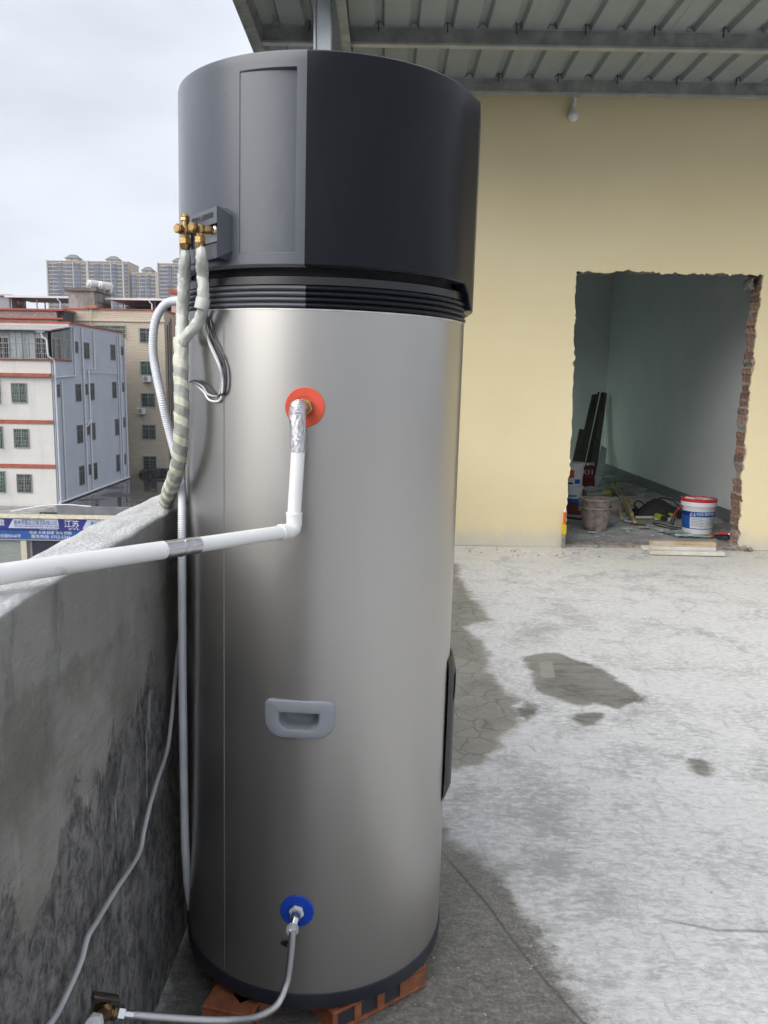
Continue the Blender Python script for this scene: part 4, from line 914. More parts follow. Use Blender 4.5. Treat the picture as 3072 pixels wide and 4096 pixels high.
def sub(a0, a1, z0, z1, off, mat, nm): return lab_patch(a0, a1, z0, z1, off).build(nm, mat, lb_, recalc=False)
sub(ap - 75, ap - 30, .156, .194, .0014, M_NAVYP, 'label_panel'); 
sub(ap - 28, ap + 30, .052, .150, .0014, M_LABW, 'label_panel'); sub(ap + 31, ap + 82, .052, .150, .0014, M_LABW, 'label_panel')
for k in range(6): sub(ap - 22, ap + (24 if k % 2 else 16), .138 - k * .013, .142 - k * .013, .0020, M_INK, 'label_print')
for k in range(7): sub(ap + 36, ap + (72 if k % 3 else 64), .140 - k * .011, .1435 - k * .011, .0020, M_INK, 'label_print')
sub(ap - 30, ap - 8, .160, .163, .0014, M_WTXT, 'label_mark')
m = MB(); m.grid(lambda i, j: pol(prad(.17) + .0015, R(ap - 18 + (9 - 2.5 * j) * math.cos(math.pi * i / 12)), .163 + (.025 - .006 * j) * math.sin(math.pi * i / 12)), 13, 2); m.build('label_mark', M_WTXT, lb_, recalc=False)
def cyl_text(body, a0, size, zc, mat, rad_off):
    o = text_obj('label_lettering', body, size, Matrix.Identity(4), mat, lb_, depth=.0001, align='LEFT')
    for v in o.data.vertices:
        a = R(a0) + v.co.x / prad(zc); z = zc + v.co.y; r = prad(z) + rad_off + v.co.z; v.co = pol(r, a, z)
    return o
cyl_text('B200 瓷砖背胶', ap - 4, .026, .175, M_WTXT, .0016)
hp = [Vector(pol(.148, R(ap - 62), .232)), Vector(pol(.170, R(ap - 72), .20)), Vector(pol(.185, R(ap - 82), .165)), Vector(pol(.19, R(ap - 90), .13))]
m = MB(); m.tube(smooth_path(hp, .01), .007, 10); m.build('handle', M_REDP, pail, local=True)
m = MB(); m.cyl(hp[-1] + Vector((.004, 0, .012)), hp[-1] + Vector((-.03, -.02, -.075)), .014, .019, n=12); m.build('brush_head', M_TOOLB, pail, local=True)
m = MB()
for k in range(26):
    a = random.uniform(0, 6.28); r = random.uniform(0, .11); s_ = random.uniform(.008, .022)
    m.box(-s_, s_, -s_ * .5, s_ * .5, -.003, .003, at3(r * math.cos(a), r * math.sin(a), .293) @ Matrix.Rotation(random.uniform(0, 3), 4, 'Z') @ Matrix.Rotation(random.uniform(-.5, .5), 4, 'X'))
m.box(-.012, .012, -.045, .045, 0, .012, at3(-.085, -.03, .296) @ Matrix.Rotation(.5, 4, 'Z'))
o = m.build('lid_scraps', simple('plaster scraps', (.50, .49, .48), .8, var=.3), pail, local=True, smooth=0); o['kind'] = 'stuff'
# stacked pails and red cartons at the left
def plain_pail(x, y, z, r, h, mat, prints, lab):
    T = thing('stacked_pail', lab, 'bucket', (x, y, z), 'pails behind the left jamb')
    m = MB(); m.lathe([(0, 0), (r * .86, 0), (r * .87, .004), (r * .96, h * .82), (r * 1.03, h * .83), (r * 1.03, h * .93), (r * 1.05, h * .94), (r * 1.05, h), (r * .98, h), (0, h - .006)], 40); b = m.build('body', mat, T, local=True, smooth=30)
    for a0, a1, z0, z1, mt in prints:
        m = MB(); m.grid(lambda i, j: pol(r * (.87 + .09 * (z0, z1)[j] / .82) + .0012, R(a0 + (a1 - a0) * i / 10), (z0, z1)[j] * h), 11, 2); m.build('label', mt, T, local=True, recalc=False)
M_ORG = simple('orange print', (.62, .11, .02), .5)
px_, py_ = on(135, 485).x - .02, on(135, 485).y + .02
plain_pail(px_, py_, FZ, .112, .215, M_PAIL, [(-150, -40, .08, .42, M_PBLUE), (-135, -70, .5, .6, M_INK)], 'white and blue pail behind the left jamb, bottom of its stack')
plain_pail(px_ + .006, py_ + .01, FZ + .217, .112, .235, M_PAIL, [(-125, -95, .36, .70, M_ORG), (-90, -55, .10, .30, M_PBLUE), (-140, -100, .08, .16, M_NAVYP)], 'white pail with orange print stacked on another behind the left jamb')
plain_pail(px_ - .30, py_ + .12, FZ, .112, .23, M_PAIL, [(-120, -50, .2, .6, M_LABW)], 'plain white pail, farthest left behind the jamb')
M_REDC = simple('red carton', (.17, .012, .018), .6, var=.15, scale=8)
for k, lab in enumerate(('dark red carton on the room floor beside the stacked pails', 'dark red carton with white lettering, on top of its stack')):
    T = thing('red_carton', lab, 'box', (2.40, 9.76, FZ + k * .146), 'red cartons')
    MB().box(-.085, .085, -.07, .07, 0, .144, Matrix.Rotation(.08 - .1 * k, 4, 'Z'), bev=.008).build('carton', M_REDC, T, local=True)
    if k: text_obj('lettering', 'K11', .08, frame_M((.0, -.0745, .075), (1, -.02, 0), (0, 0, 1)), M_WTXT, T, depth=.001, local=True)
tubp = on(322, 342)
plain_pail(tubp.x, tubp.y + .05, FZ, .085, .155, M_PAIL, [(-150, -30, .08, .5, simple('mint print', (.22, .42, .38), .5)), (-100, -60, .3, .7, M_LABW)], 'small white tub with mint print in the middle of the room')
fb = on(280, 215); tag(MB().box(-.05, .05, -.04, .04, 0, .17, at3(fb.x, fb.y, FZ) @ Matrix.Rotation(.3, 4, 'Z'), bev=.01).build('foam_block', simple('cream foam', (.50, .47, .40), .8), None), 'cream foam block behind the small tub', 'foam block')
for k in range(3):
    p = on(300 - 12 * k, 412 - 14 * k); o = MB().box(-.16, .16, -.10, .10, 0, .012, at3(p.x, p.y, FZ + .03 * k) @ Matrix.Rotation(.2 + .25 * k, 4, 'Z') @ Matrix.Rotation(.06, 4, 'X'), bev=.003).build('plaster_sheet', simple('plaster offcut', (.45, .46, .46), .8, var=.1))
    tag(o, ('white plaster offcut lying behind the mortar buckets, lowest of three', 'white plaster offcut, middle of three behind the mortar buckets', 'white plaster offcut, uppermost of three behind the mortar buckets')[k], 'offcut', 'plaster offcuts')
# cordless drills
def drill(x, y, rz, lab, lying):
    T = thing('cordless_drill', lab, 'drill', (x, y, FZ), 'cordless drills', rot=(0, 0, rz))
    Mx = Matrix.Translation((0, 0, .03)) @ (Matrix.Rotation(R(90), 4, 'X') if lying else Matrix.Identity(4))
    m = MB(); m.cyl((-.07, 0, .0), (.05, 0, 0), .030, .028, 20, M=Mx); m.build('motor_housing', M_LIME, T, local=True)
    m = MB(); m.cyl((.05, 0, 0), (.078, 0, 0), .025, .020, 18, M=Mx); m.cyl((.078, 0, 0), (.115, 0, 0), .020, .012, 14, M=Mx); m.build('chuck', M_TOOLB, T, local=True)
    m = MB(); m.box(-.045, -.005, -.016, .016, -.11, -.02, Mx, bev=.008); m.build('grip', M_TOOLB, T, local=True)
    m = MB(); m.box(-.065, .030, -.030, .030, -.150, -.108, Mx, bev=.008); m.build('battery', M_LIME, T, local=True)
p = on(400, 385); drill(p.x, p.y, R(170), 'lime and black cordless drill lying beyond the mortar buckets', True)
p = on(900, 615); drill(p.x, p.y + .05, R(-80), 'lime and black cordless drill lying in front of the black bag', True)
# timber strips
def strip_ab(a, b, w_, h_, lab, mat=None, nm='timber_strip', grp='timber strips on the room floor', lift=0.):
    a, b = Vector(a), Vector(b); d = b - a; M = frame_M((a + b) / 2 + Vector((0, 0, lift)), d, (0, 0, 1)); o = MB().box(-d.length / 2, d.length / 2, -h_ / 2, h_ / 2, -w_ / 2, w_ / 2, M, bev=.002).build(nm, mat or M_WOOD); return tag(o, lab, 'timber', grp)
zz = .018
strip_ab(on(665, 640), on(545, 440), .032, .028, 'pale timber strip with sawn end nearest the doorway', lift=zz)
strip_ab(on(640, 600) + Vector((0, 0, .03)), on(575, 455) + Vector((0, 0, .03)), .03, .026, 'pale timber strip lying across the nearest one', lift=zz)
strip_ab(on(552, 600), on(515, 470), .032, .028, 'pale timber strip just right of the mortar buckets', lift=zz)
strip_ab(on(545, 420), on(470, 305), .034, .030, 'long pale timber strip farther into the room, left one', lift=zz)
strip_ab(on(535, 410), on(515, 310), .034, .030, 'long pale timber strip farther into the room, right one', lift=zz)
strip_ab(on(820, 595), on(670, 595), .03, .02, 'white timber strip lying crosswise in mid floor', M_WOODW, lift=zz)
strip_ab(on(800, 560), on(700, 505), .09, .03, 'short pale board left of the black bag', lift=.02)
strip_ab(on(640, 475), on(585, 450), .05, .05, 'short timber block behind the strips', lift=.03)
p = on(640, 545); T = thing('tape_measure', 'silver and black tape measure among the timber strips', 'tape measure', (p.x, p.y, FZ))
MB().box(-.045, .02, -.03, .03, 0, .06, bev=.012).build('case', M_ZINC, T, local=True); MB().box(.021, .055, -.032, .032, 0, .07, bev=.015).build('grip', M_TOOLB, T, local=True)
# black tool bag
p = on(885, 575); T = thing('tool_bag', 'black nylon tool bag lying by the skirting', 'bag', (p.x, p.y, FZ))
m = MB(); m.grid(lambda i, j: (.24 * math.cos(i * .2618) * (1 - .72 * (j / 9) ** 1.6) * (1 + .10 * fbm(i * .5, j * .4)), .13 * math.sin(i * .2618) * (1 - .7 * (j / 9) ** 1.6) * (1 + .1 * fbm(i * .5, j * .4, 4.)), .15 * (j / 9) ** .8 * (1 + .22 * math.cos(i * .2618 + 2.6))), 24, 10, True); m.add([(0, 0, .145)], []); m.build('bag_body', M_CLOTH, T, local=True, smooth=60)
m = MB(); m.tube(smooth_path([(-.22, -.03, .05), (-.27, -.05, .12), (-.24, -.05, .16), (-.17, -.04, .12)], .012), .007, 8); m.tube(smooth_path([(-.12, -.05, .13), (-.02, -.05, .19), (.10, -.05, .16), (.18, -.05, .08)], .012), .007, 8); m.build('strap', M_CLOTH, T, local=True)
wire('tool_cable', [on(1070, 675), on(980, 660), on(900, 640), on(820, 628), on(840, 645), on(930, 668), on(1050, 690)], .006, M_WBLACK, 'black cable lying in front of the pail')
# plastic shards, film, pliers, bottle, level
t = NT('green plastic film'); M_FILM = t.set(col=t.mix(t.rng(t.noise(t.coord('Object'), 20, 4), .3, .7), (.16, .27, .24), (.34, .45, .42)), rough=.25, spec=.6)
def scrap(px, py, w_, h_, mat, lab, nm='plastic_scrap', seed=0., cat='scrap', grp='plastic scraps on the room floor'):
    p = on(px, py); m = MB(); m.grid(lambda i, j: (p.x + w_ * (i / 8 - .5) * (1 + .25 * fbm(i, j, seed)), p.y + h_ * (j / 6 - .5) * (1 + .25 * fbm(j, i, seed + 3)), FZ + .008 + .016 * abs(fbm(i * .7, j * .7, seed + 9))), 9, 7)
    o = m.build(nm, mat, smooth=0); sm_ = o.modifiers.new('thickness', 'SOLIDIFY'); sm_.thickness = .002; return tag(o, lab, cat, grp)
scrap(1010, 715, .20, .18, M_FILM, 'crumpled green film left of the pail', seed=1)
scrap(1120, 745, .22, .10, simple('pale film', (.45, .48, .48), .35), 'pale crumpled film in front of the pail', seed=2)
scrap(905, 705, .10, .10, simple('pale film', (.45, .48, .48), .35), 'small pale scrap left of the green film', seed=3)
scrap(1240, 755, .16, .08, M_FILM, 'green film scrap by the threshold, right of the pale film', seed=4)
scrap(500, 430, .20, .30, simple('clear bag film', (.40, .48, .47), .15), 'crumpled clear bag on the timber strips', seed=5)
p = on(1350, 752); T = thing('pliers', 'orange-handled pliers on the threshold right of the pail', 'pliers', (p.x, p.y, FZ), rot=(0, 0, .3))
m = MB(); m.tube(smooth_path([(-.08, .02, .012), (-.03, .018, .012), (.0, 0, .012)], .008), .010, 8); m.tube(smooth_path([(-.08, -.025, .012), (-.03, -.018, .012), (.0, 0, .012)], .008), .010, 8); m.build('handle', simple('orange rubber', (.62, .08, .02), .5), T, local=True)
m = MB(); m.box(0, .075, -.014, .014, .004, .022, bev=.004); m.cyl((.0, 0, .003), (0, 0, .024), .016, n=14); m.build('jaw', M_TOOLB, T, local=True)
p = on(1440, 735); T = thing('screwdriver', 'red-handled screwdriver near the right jamb', 'screwdriver', (p.x, p.y, FZ), rot=(0, 0, -.5))
m = MB(); m.cyl((-.05, 0, .014), (.03, 0, .014), .014, .011, 10); m.build('handle', M_REDP, T, local=True); m = MB(); m.cyl((.03, 0, .014), (.12, 0, .012), .004, n=8); m.build('shaft', M_ZINC, T, local=True)
p = on(1455, 775); T = thing('wire_coil', 'tangle of black wire at the foot of the right jamb', 'cable', (p.x, p.y, FZ))
m = MB(); m.tube([(.07 * math.cos(k * .5) * (1 + .2 * math.sin(k * 1.7)), .05 * math.sin(k * .5) * (1 + .2 * math.cos(k * 1.3)), .01 + .012 * (k % 7) / 3) for k in range(60)], .006, 6); m.build('coil', M_WBLACK, T, local=True)
p = aty(2230 + 52 / 2.1545, 1800 + 700 / 2.1545, 6.36); T = thing('sealant_gun', 'orange and yellow sealant tube standing against the left jamb', 'sealant tube', (p.x, 6.345, 0))
m = MB(); m.cyl((0, 0, .19), (0, 0, .285), .012, n=16); m.build('tube', simple('orange plastic', (.62, .13, .02), .45), T, local=True)
m = MB(); m.box(-.018, .018, -.014, .014, .105, .188, bev=.006); m.build('foot', simple('yellow plastic', (.58, .42, .02), .45), T, local=True)
m = MB(); m.cyl((0, 0, .285), (.002, 0, .325), .009, .006, 12); m.build('nozzle', M_WHITEP, T, local=True)
m = MB(); m.box(-.014, .014, -.011, .011, 0, .104, bev=.004); m.build('stock', M_CORE, T, local=True)
# boards leaning in the far corner
def c7(x, y, Y): return aty(2230 + x / 3.686, 1500 + y / 3.686, Y)
def board(q, Yb, Yt, th, mat, lab, nm='leaning_board', grp='boards leaning in the far corner', cat='board'):
    bl, br_, tr_, tl = c7(*q[0], Yb), c7(*q[1], Yb), c7(*q[2], Yt), c7(*q[3], Yt)
    dz = FZ + .002 - (bl.z + br_.z) / 2
    bl.z = br_.z = FZ + .002
    n_ = (br_ - bl).cross(tl - bl).normalized() * th; vs = [bl, br_, tr_, tl] + [p + n_ for p in (bl, br_, tr_, tl)]
    m = MB(); m.add([tuple(v) for v in vs], [(0, 1, 2, 3), (7, 6, 5, 4), (0, 4, 5, 1), (1, 5, 6, 2), (2, 6, 7, 3), (3, 7, 4, 0)]); o = m.build(nm, mat, smooth=0); return tag(o, lab, cat, grp)
board([(250, 1290), (330, 1290), (590, 285), (505, 295)], 11.55, 12.0, .02, M_DARKB, 'tall dark board leaning in the far corner, leftmost')
board([(325, 1300), (375, 1300), (620, 255), (590, 260)], 11.5, 11.98, .02, M_DARKB, 'narrow tall dark board between its wider neighbours')
board([(385, 1315), (470, 1320), (690, 265), (640, 260)], 11.45, 11.95, .02, M_DARKB, 'tall dark board leaning in the far corner, second from right')
board([(465, 1325), (575, 1340), (728, 275), (680, 265)], 11.40, 11.92, .02, M_DARKB, 'tall dark board leaning in the far corner, rightmost')
board([(185, 1280), (265, 1285), (408, 815), (318, 800)], 11.3, 11.6, .02, M_DARKB, 'short dark board leaning left of the tall ones')
board([(560, 1350), (680, 1390), (718, 1100), (640, 1060)], 11.2, 11.5, .03, M_FOAM, 'grey-green foam panel at the foot of the dark boards', 'foam_board', None, 'panel')
board([(520, 330), (600, 330), (610, 235), (500, 240)], 11.9, 11.93, .10, M_FOAM, 'pale wrap over the top of the dark boards', 'board_wrap', None, 'wrapping') if False else None
# loose planks outside the doorway
PK = [(2.02, 6.155, 2.58, 6.140, .050, 'white-painted plank on the terrace floor outside the doorway, nearest of the stack'),
      (2.04, 6.235, 2.545, 6.225, .050, 'white-painted plank outside the doorway, second from front'),
      (2.015, 6.31, 2.56, 6.305, .050, 'white-painted plank outside the doorway, third from front')]
def plank(x0, y0, x1, y1, z, w_, th, lab, mat):
    d = Vector((x1 - x0, y1 - y0, 0)); o = MB().box(-d.length / 2, d.length / 2, -w_ / 2, w_ / 2, 0, th, frame_M(((x0 + x1) / 2, (y0 + y1) / 2, z), d, Vector((0, 0, 1)).cross(d)), bev=.003).build('loose_plank', mat); tag(o, lab, 'plank', 'planks outside the doorway')
for x0, y0, x1, y1, w_, lab in PK: plank(x0, y0, x1, y1, .004, .075, .028, lab, M_WOODW)
plank(2.045, 6.20, 2.53, 6.19, .0325, .075, .026, 'white-painted plank lying on top of the front pair', M_WOODW)
plank(2.07, 6.29, 2.57, 6.285, .0325, .06, .045, 'brown-stained timber batten on top of the rear plank', simple('stained batten', (.42, .31, .17), .7, var=.3, scale=6, dirt=(.62, .58, .50), dirtscale=4))
# dust and chips
m = MB()
for k in range(420):
    x = random.uniform(1.45, 3.15); y = random.uniform(6.65, 11.5); s_ = random.uniform(.004, .016) * (1.6 if random.random() > .9 else 1)
    m.box(-s_, s_, -s_ * random.uniform(.3, 1), s_ * .6, -.002, .003 + s_ * .3, at3(x, y, FZ + .003) @ Matrix.Rotation(random.uniform(0, 3.1), 4, 'Z'))
for k in range(70):
    x = random.uniform(1.5, 3.1); y = random.uniform(7.4, 11.3); s_ = random.uniform(.015, .045)
    m.box(-s_, s_, -s_ * .6, s_ * .6, -.003, s_ * .5, at3(x, y, FZ + .006) @ Matrix.Rotation(random.uniform(0, 3.1), 4, 'Z') @ Matrix.Rotation(random.uniform(-.3, .3), 4, 'X'))
for k in range(46):
    x = 2.45 + random.gauss(0, .35); y = random.uniform(8.3, 11.2); l = random.uniform(.05, .22)
    m.box(-l, l, -.008, .008, 0, .006, at3(x + .25, y, FZ + .006 + .002 * (k % 7)) @ Matrix.Rotation(random.uniform(-.6, .6), 4, 'Z'))
o = m.build('rubble_chips', simple('plaster chips', (.40, .40, .385), .85, var=.3, scale=5), None, smooth=0); o['kind'] = 'stuff'; o['label'] = 'scattered plaster chips and splinters over the room floor'
m = MB()
for k in range(160):
    x = random.uniform(.6, 6.0); y = random.uniform(1.6, 6.3) if random.random() > .5 else random.uniform(6.0, 6.36); s_ = random.uniform(.002, .006) * (1.7 if y > 6 else 1)
    m.box(-s_, s_, -s_ * .7, s_ * .7, -.001, s_ * .8, at3(x, y, .003) @ Matrix.Rotation(random.uniform(0, 3.1), 4, 'Z'))
o = m.build('floor_grit', simple('plaster chips', (.40, .40, .385), .85), None, smooth=0); o['kind'] = 'stuff'; o['label'] = 'small plaster crumbs scattered on the terrace floor'
# extra clutter deeper in the room
def heap(px, py, w_, h_, mat, lab, nm, seed, cat):
    p = on(px, py); m = MB(); m.grid(lambda i, j: (p.x + w_ * math.cos(i * .393) * (1 - j / 7.) ** .6 * (1 + .35 * fbm(i * .8, j, seed)), p.y + w_ * .7 * math.sin(i * .393) * (1 - j / 7.) ** .6 * (1 + .35 * fbm(j, i * .8, seed)), FZ + h_ * (j / 7.) * (1 + .3 * fbm(i, j, seed + 2))), 16, 8, True)
    return tag(m.build(nm, mat, smooth=30), lab, cat)
heap(120, 540, .17, .10, simple('dark red sack', (.10, .02, .02), .8, bump=.6, bscale=30), 'dark red crumpled sack in front of the stacked pails', 'crumpled_sack', 3., 'sack')
heap(190, 410, .11, .12, simple('grey brown sack', (.13, .11, .10), .85, bump=.6, bscale=30), 'grey crumpled cement sack beside the stacked pails', 'cement_sack', 7., 'sack')
heap(480, 520, .12, .09, M_MORT, 'mortar-covered brown sack behind the nested buckets', 'mortar_sack', 11., 'sack')
heap(225, 470, .09, .09, simple('blue tarp', (.03, .05, .13), .6), 'crumpled dark blue tarp by the stacked pails', 'crumpled_tarp', 15., 'tarp')
strip_ab(on(620, 590), on(440, 625), .05, .012, 'thin grey board lying right of the mortar buckets', M_FOAM, lift=.006)
strip_ab(on(205, 600), on(80, 585), .06, .015, 'thin dark board left of the mortar buckets', M_DARKB, lift=.006)
for k in range(9):
    a = on(random.uniform(330, 560), random.uniform(170, 330)); an_ = random.uniform(-.4, .4); l = random.uniform(.25, .6)
    strip_ab(a, a + Vector((l * math.cos(an_), l * math.sin(an_), .0)), .035, .012, 'thin splintered lath strewn over the far floor of the room', simple('grey lath', (.33, .36, .32), .8, rnd=.3), 'lath', 'laths strewn over the far floor', lift=.012 + .006 * k)
scrap(700, 640, .12, .10, simple('brown card', (.26, .19, .12), .8), 'torn brown cardboard scrap in the middle of the room floor', 'cardboard_scrap', 21., 'cardboard', None)
scrap(600, 690, .09, .07, simple('pale film', (.45, .48, .48), .35), 'small white paper scrap in front of the timber strips', 'paper_scrap', 22., 'paper', None)
scrap(420, 650, .14, .10, simple('grey rag', (.20, .20, .20), .9), 'grey rag on the floor right of the mortar buckets', 'floor_rag', 23., 'rag', None)
scrap(760, 680, .10, .06, M_FILM, 'green film scrap in the middle of the room floor', 'film_scrap', 24., 'scrap', None)
scrap(560, 380, .25, .30, simple('grey rag', (.20, .20, .20), .9), 'grey dust sheet crumpled behind the timber strips', 'dust_sheet', 25., 'dust sheet', None)
scrap(300, 720, .08, .05, simple('pale film', (.45, .48, .48), .35), 'small white scrap at the threshold in front of the mortar buckets', 'plaster_scrap', 26., 'scrap', None)
# ================================================================== TOWN BEYOND THE PARAPET
def tiles(name, c1, c2, mort, bw, bh, scale, rough=.55, rot=(0, 0, 0), dirt=.25):
    t = NT(name); g = t.coord('World', (1, 1, 1), rot)
    # world metres -> tile plane: use x+y along the wall and z up
    s3 = t.n('ShaderNodeSeparateXYZ', {'Vector': g}); cv = t.n('ShaderNodeCombineXYZ', {0: t.math('ADD', s3.outputs[0], s3.outputs[1]), 1: s3.outputs[2]}).outputs[0]
    b = t.n('ShaderNodeTexBrick', {'Vector': cv, 'Color1': c1, 'Color2': c2, 'Mortar': mort, 'Scale': scale, 'Mortar Size': .03, 'Brick Width': bw, 'Row Height': bh})
    st = t.noise(t.coord('World', (1, 1, .12)), 1.3, 6, .65); c = t.mix(t.math('MULTIPLY', t.rng(st, .5, .75), dirt), b.outputs['Color'], tuple(x * .55 for x in c1))
    return t.set(col=c, rough=rough)
M_WTILE = tiles('white wall tile', (.66, .645, .61), (.69, .675, .64), (.60, .59, .56), .11, .9, 1.0)
M_BTILE = tiles('beige wall tile', (.54, .46, .355), (.60, .52, .41), (.41, .355, .275), .55, .17, 1.0)
M_PTILE = tiles('mauve wall tile', (.27, .20, .19), (.37, .29, .27), (.20, .16, .15), .4, .17, 1.0)
M_RTILE = tiles('pink wall tile', (.42, .22, .17), (.50, .29, .22), (.50, .42, .38), .18, .17, 1.0)
t = NT('blue grey render'); g = t.coord('World'); c = t.mix(t.rng(t.noise(g, .5, 6), .3, .7), (.46, .495, .555), (.51, .54, .595)); c = t.mix(t.math('MULTIPLY', t.rng(t.noise(t.coord('World', (1, 1, .08)), 1.6, 6, .6), .55, .75), .4), c, (.56, .58, .62)); M_BLUEW = t.set(col=c, rough=.75)
M_REDB = simple('red oxide band', (.34, .085, .05), .6, var=.2, scale=2); M_CONC = simple('weathered concrete', (.30, .295, .28), .85, var=.25, scale=1.5, dirt=(.11, .11, .105), dirtscale=.9, stretch=(1, 1, .4))
M_CREAM = simple('cream render', (.58, .52, .42), .7, var=.08, scale=.7); M_WPIPE = simple('white drain pipe', (.68, .69, .71), .4, var=.05)
M_WFR = simple('window frame metal', (.30, .30, .29), .45, .3); M_GRIL = simple('stainless grille', (.48, .48, .47), .35, .7); M_DRKF = simple('dark window frame', (.21, .215, .22), .5)
t = NT('dark town glass'); oi = t.n('ShaderNodeObjectInfo').outputs['Random']
M_GLS = t.set(col=t.mix(oi, (.012, .018, .018), (.05, .075, .07)), rough=.3, spec=.25)
t = NT('green town glass'); M_GLG = t.set(col=t.mix(t.rng(t.noise(t.coord('World', (1, 1, .2)), 3, 3), .4, .6), (.010, .045, .028), (.035, .11, .07)), rough=.15)
t = NT('pale frosted glass'); M_GLF = t.set(col=t.mix(t.rng(t.noise(t.coord('World', (1, 1, .15)), 2, 3), .4, .6), (.24, .29, .31), (.42, .47, .49)), rough=.25)
M_ROOFM = simple('grey sheet roof', (.36, .34, .36), .5, .2, .1, 1.)
FACE_Y = ((1, 0, 0), (0, 0, 1)); FACE_X = ((0, 1, 0), (0, 0, 1))
def tw(parent, face, org, w_, h_, pane, bars=(0, 0), cage=0., fr=.05, frm=None, grm=None):
    """window part: frame, with pane and grille as its pieces. org = lower left corner"""
    M = frame_M(org, *face); m = MB(); d = .05
    for a, b, c_, e in ((0, fr, 0, h_), (w_ - fr, w_, 0, h_), (fr, w_ - fr, 0, fr), (fr, w_ - fr, h_ - fr, h_), (w_ / 2 - .02, w_ / 2 + .02, fr, h_ - fr), (fr, w_ / 2 - .02, h_ * .70, h_ * .70 + .04), (w_ / 2 + .02, w_ - fr, h_ * .70, h_ * .70 + .04)): m.box(a, b, c_, e, .001, d, M)
    o = m.build('window', frm or M_WFR, parent, smooth=0)
    MB().box(fr, w_ - fr, fr, h_ - fr, .002, .022, M).build('pane', pane, o, smooth=0)
    if bars[0]:
        m = MB(); D = .07 + cage; bt = .016
        for k in range(bars[0] + 1): x = w_ * k / bars[0]; m.box(x - bt / 2, x + bt / 2, 0, h_, D, D + .018, M)
        for k in range(bars[1] + 1): z = h_ * k / bars[1]; m.box(-.01, w_ + .01, z - bt / 2, z + bt / 2, D - .004, D + .014, M)
        if cage:
            for x in (0, w_):
                for z in (0, h_ * .5, h_): m.box(x - .012, x + .012, z - .012, z + .012, 0, D, M)
        for k in range(max(1, bars[0] // 4)):      # scroll ornaments
            cx = w_ * (k + .5) / max(1, bars[0] // 4); r_ = .09
            m.tube([tuple(M @ Vector((cx + r_ * math.cos(q * .6) * (1 - q * .02), h_ * .30 + r_ * 1.2 * math.sin(q * .6), D + .01))) for q in range(9)], .012, 5)
        m.build('grille', grm or M_GRIL, o, smooth=0)
    return o
# --- white and blue-grey building
wb = thing('apartment_block', 'white tiled apartment block with blue-grey side wall and white drain pipes', 'building', (-29, 68, -11.6))
BX, BY0, BY1 = -23.85, 59.75, 76.2
MB().box(-38, BX, BY0 + .1, BY1, -11.6, 2.30).build('side_wall', M_BLUEW, wb, smooth=0)
MB().box(-38, BX - .12, BY0, BY0 + .1, -11.6, 2.30).build('front_wall', M_WTILE, wb, smooth=0)
MB().box(-38, BX, 63.4, BY1, 2.30, 5.12).build('upper_wall', M_BLUEW, wb, smooth=0)
m = MB(); m.box(-38, BX + .08, 63.3, BY1 + .05, 5.12, 5.27); m.build('coping', M_REDB, wb, smooth=0); MB().box(-38, BX - .05, 63.32, 63.40, 4.5, 5.11).build('cream_upstand', M_CREAM, wb, smooth=0)
for z0, z1, d in ((-5.42, -5.13, .06), (-2.20, -1.93, .06), (1.16, 1.40, .30)): MB().box(-38, BX - .1, BY0 - d, BY0, z0, z1).build('floor_band', M_REDB, wb, smooth=0)
MB().box(-38, BX + .02, BY0 - .12, BY0, 2.30, 2.40).build('floor_band', M_REDB, wb, smooth=0); MB().box(BX, BX + .06, BY0 - .1, 63.4, 2.30, 2.42).build('floor_band', M_REDB, wb, smooth=0)
for (x0, x1, z0, z1, cg) in ((-26.86, -25.78, -.71, .69, 0), (-26.86, -25.78, -3.95, -2.57, 0), (-26.82, -25.74, -7.22, -5.86, 0), (-29.1, -27.66, -.80, .88, .35), (-29.1, -27.66, -4.02, -2.41, .35), (-29.1, -27.66, -7.26, -5.66, .35)):
    tw(wb, FACE_Y, (x0, BY0, z0), x1 - x0, z1 - z0, M_GLG if random.random() > .3 else M_GLS, (9, 5), cg)
for Y0, Y1, z0, z1 in ((64.2, 64.85, 2.98, 3.88), (66.0, 67.25, 2.6, 3.9), (72.45, 73.66, 2.65, 4.01), (75.2, 75.85, 3.15, 3.95), (60.25, 60.85, -.30, .65), (63.95, 65.1, -.71, .66), (66.0, 66.6, -.21, .66), (67.13, 68.05, -.68, .72), (72.55, 73.65, -.62, .82), (75.3, 75.8, -.10, .74),
                       (63.9, 65.1, -3.94, -2.50), (66.05, 66.65, -3.43, -2.47), (67.2, 67.95, -3.90, -2.48), (72.95, 73.95, -3.9, -2.45), (75.2, 75.8, -3.3, -2.4), (64.0, 65.1, -7.25, -5.7), (66.1, 66.65, -6.64, -5.76), (67.25, 68.02, -7.16, -5.77), (72.95, 73.85, -7.13, -5.6), (75.1, 75.7, -6.7, -5.7)):
    tw(wb, FACE_X, (BX, Y0, z0), Y1 - Y0, z1 - z0, M_GLS, (0, 0), 0, .06, M_DRKF)
def dp(pts, r=.06):
    m = MB(); m.tube([(BX + .09, y, z) for y, z in pts], r, 8); m.build('drain_pipe', M_WPIPE, wb, smooth=60)
dp([(63.75, 4.8), (63.85, 4.75), (63.85, 1.27), (60.05, 1.12)]); dp([(59.95, 1.2), (59.95, -7.9)], .075); dp([(65.6, 5.0), (65.6, -7.9)], .08); dp([(65.1, 4.9), (65.15, 1.6), (65.25, 1.55), (74.7, 1.5)], .025)
